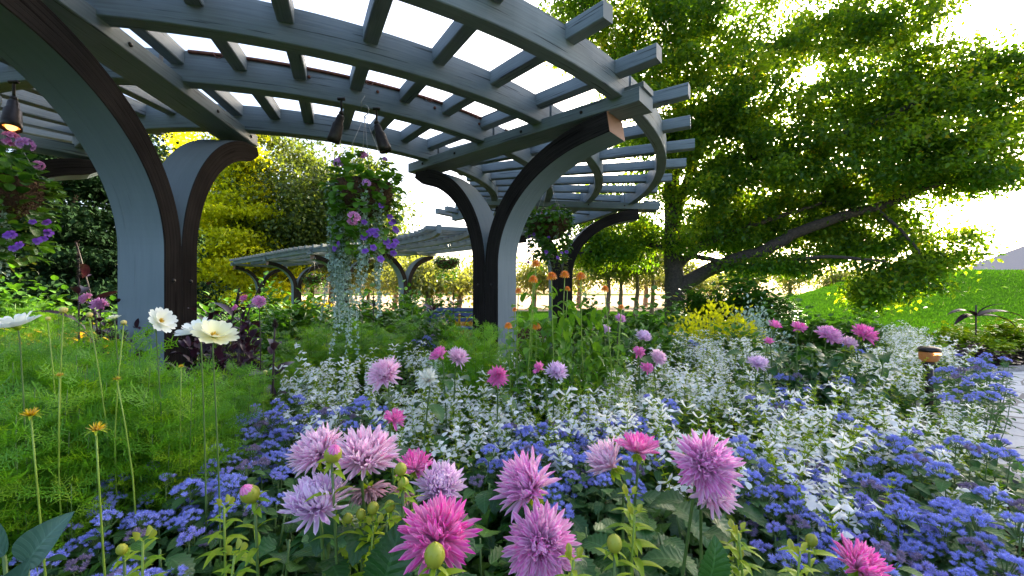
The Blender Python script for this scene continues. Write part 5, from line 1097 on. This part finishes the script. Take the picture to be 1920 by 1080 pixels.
for i, (u, Y, v, wd, l) in enumerate([(1138, 20, 430, 1.1, 'young tree with thin pinkish trunk, leftmost of the small trees before the bright plaza'), (1162, 22, 440, 1.2, 'young tree with forked pinkish trunk, second from the left before the plaza'), (1192, 21, 425, 1.3, 'young tree third from the left before the plaza'), (1222, 23, 430, 1.4, 'young tree nearest the left side of the big trunk')]):
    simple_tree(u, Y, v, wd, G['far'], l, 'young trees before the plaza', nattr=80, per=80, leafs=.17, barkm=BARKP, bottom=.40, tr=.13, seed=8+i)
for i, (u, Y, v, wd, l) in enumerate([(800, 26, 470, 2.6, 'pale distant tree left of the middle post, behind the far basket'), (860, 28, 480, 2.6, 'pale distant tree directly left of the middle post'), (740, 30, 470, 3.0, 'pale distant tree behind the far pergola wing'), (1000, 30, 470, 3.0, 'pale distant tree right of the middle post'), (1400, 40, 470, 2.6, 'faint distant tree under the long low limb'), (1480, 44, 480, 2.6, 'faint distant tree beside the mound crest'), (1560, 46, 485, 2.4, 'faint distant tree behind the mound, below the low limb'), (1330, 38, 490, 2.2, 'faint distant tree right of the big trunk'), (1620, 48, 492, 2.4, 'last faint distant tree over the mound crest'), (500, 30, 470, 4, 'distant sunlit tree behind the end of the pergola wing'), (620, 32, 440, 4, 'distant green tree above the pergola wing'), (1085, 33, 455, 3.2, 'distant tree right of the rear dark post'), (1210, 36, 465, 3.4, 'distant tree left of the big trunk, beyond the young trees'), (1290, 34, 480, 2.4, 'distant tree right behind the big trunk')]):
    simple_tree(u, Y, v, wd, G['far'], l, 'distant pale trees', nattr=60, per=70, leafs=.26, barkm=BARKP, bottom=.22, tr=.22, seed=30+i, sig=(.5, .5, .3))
for (u, v, Y, wd, l) in [(1370, 530, 13.5, 3.4, 'dark rounded shrub right of the big trunk'), (1430, 545, 13, 2.6, 'dark rounded shrub at the foot of the mound'), (1310, 545, 14, 2.6, 'dark shrub touching the base of the big trunk')]:
    p = at(u, v, Y); me = bush_mesh('foliage', .36, 1.0, LEAF5, .085, 2600, [G['sal'], BARK]); o = put('dark_shrub', me, None, (p[0], p[1], 0)); o.scale = (wd, wd, p[2]); tag(o, l, 'shrub')
# far building roof behind the mound
p = at(1975, 440, 75); r = empty('building', (p[0], p[1], 0)); tag(r, 'grey pyramid-roofed building far behind the mound at the right edge', 'building')
w_ = 9.0; m = M(); m.add(np.array([[-w_, -w_, 5.5], [w_, -w_, 5.5], [w_, w_, 5.5], [-w_, w_, 5.5], [0, 0, p[2]]]), np.array([[0, 1, 4], [1, 2, 4], [2, 3, 4], [3, 0, 4]])); put('roof', m.mesh('roof', [plain('grey_shingle', (.16, .17, .20), .9)], False), r)
m = M(); sweep(m, [(-w_+.5, 0, 2.75), (0, 0, 2.75), (w_-.5, 0, 2.75)], np.array([0, 1., 0]), 2*w_-1, 5.5); put('wall', m.mesh('wall', [plain('pale_wall', (.4, .36, .3), .9)], False), r)

LM = {'the path light': (at(1742, 690, 3.35)), 'the round crimson dahlia': at(933, 706, 1.9), 'the orange-hearted whitish dahlia': at(803, 712, 1.8), 'the lone lilac-pink dahlia': at(722, 703, 1.72),
      'the large full pink dahlia': at(1320, 872, .88), 'the hot pink spiky dahlia': at(820, 1012, .74), 'the round lilac dahlia': at(826, 912, 1.02), 'the golden-hearted far dahlia': at(1617, 630, 2.75),
      'the far crimson dahlia': at(1440, 642, 2.75), 'the orange zinnias': at(1045, 520, 2.4), 'the near post': np.array([pol(4, AN[1], 0)[0], pol(4, AN[1], 0)[1], 0]), 'the middle post': pol(4, AN[2], 0),
      'the mid-right pink cluster': at(1215, 660, 2.4), 'the touching cosmos pair': at(390, 625, 1.2), 'the bright yellow shrub': at(1345, 570, 5.6), 'the flat bright pink dahlia': at(1197, 850, 1.04),
      'the cut-off magenta dahlia': at(1608, 1068, .76), 'the lone pale lilac dahlia': at(1420, 683, 2.3), 'the dark lone stem': at(510, 600, 2.6), 'the far-left white cosmos': at(32, 612, 1.22),
      'the stacked pink dahlias': at(1004, 980, .82), 'the lilac shaggy dahlia': at(594, 945, .84), 'the canna': at(1830, 560, 6.8), 'the big trunk': np.array(TB), 'the blue bench': at(850, 585, 8.6),
      'the rear dark post': pol(4.2, AN[3], 0), 'the silver vines': at(660, 600, 3.5), 'the opening yellow-magenta bud': at(478, 936, .84)}
ORD = ['', 'second ', 'third ', 'fourth ', 'fifth ', 'sixth ', 'seventh ', 'eighth ', 'ninth ', 'tenth ', 'eleventh ', 'twelfth ', 'thirteenth ', 'fourteenth ', 'fifteenth ', 'sixteenth ', 'seventeenth ', 'eighteenth ', 'nineteenth ', 'twentieth ', 'twenty-first ', 'twenty-second ', 'twenty-third ']
import re
SHORT = [('white-flowered salvia', 'white salvia'), ('tall white salvia in', 'tall white salvia'), ('loose white', 'loose white salvia by the path'), ('blue ageratum', 'blue ageratum'), ('blue fluffy', 'blue ageratum'),
         ('feathery bright', 'feathery cosmos foliage'), ('feathery green cosmos-like', 'feathery flowerless plant'), ('dark green serrated', 'dark serrated dahlia foliage'), ('leafy green dahlia', 'leafy dahlia plant'),
         ('rounded leafy', 'rounded leafy plant'), ('light green broad', 'light green leafy plant'), ('leafy green plant', 'leafy green plant'), ('lime-green leafy', 'lime-green plant'), ('dark purple-leaved', 'dark purple plant'),
         ('golden bronze', 'golden bronze grass'), ('small golden', 'small golden grass')]
B = {}
for o in bpy.data.objects:
    if o.parent or 'label' not in o: continue
    for k, sname in SHORT:
        if o['label'].startswith(k):
            q = np.array(o.location)[:2]; L_ = min(LM, key=lambda n_: np.linalg.norm(LM[n_][:2]-q)); d = q-LM[L_][:2]
            side = ('right of ' if d[0] > 0 else 'left of ') if abs(d[0]) > abs(d[1]) else ('behind ' if d[1] > 0 else 'in front of ')
            B.setdefault((sname, side, L_), []).append((float(np.linalg.norm(d)), o)); break
for (sname, side, L_), lst in B.items():
    lst.sort(key=lambda t: t[0])
    for i, (_, o) in enumerate(lst): o['label'] = ('nearest ' if i == 0 else ORD[min(i, 22)]+'nearest ')+sname+' '+side+L_
print('objects', len(bpy.data.objects))
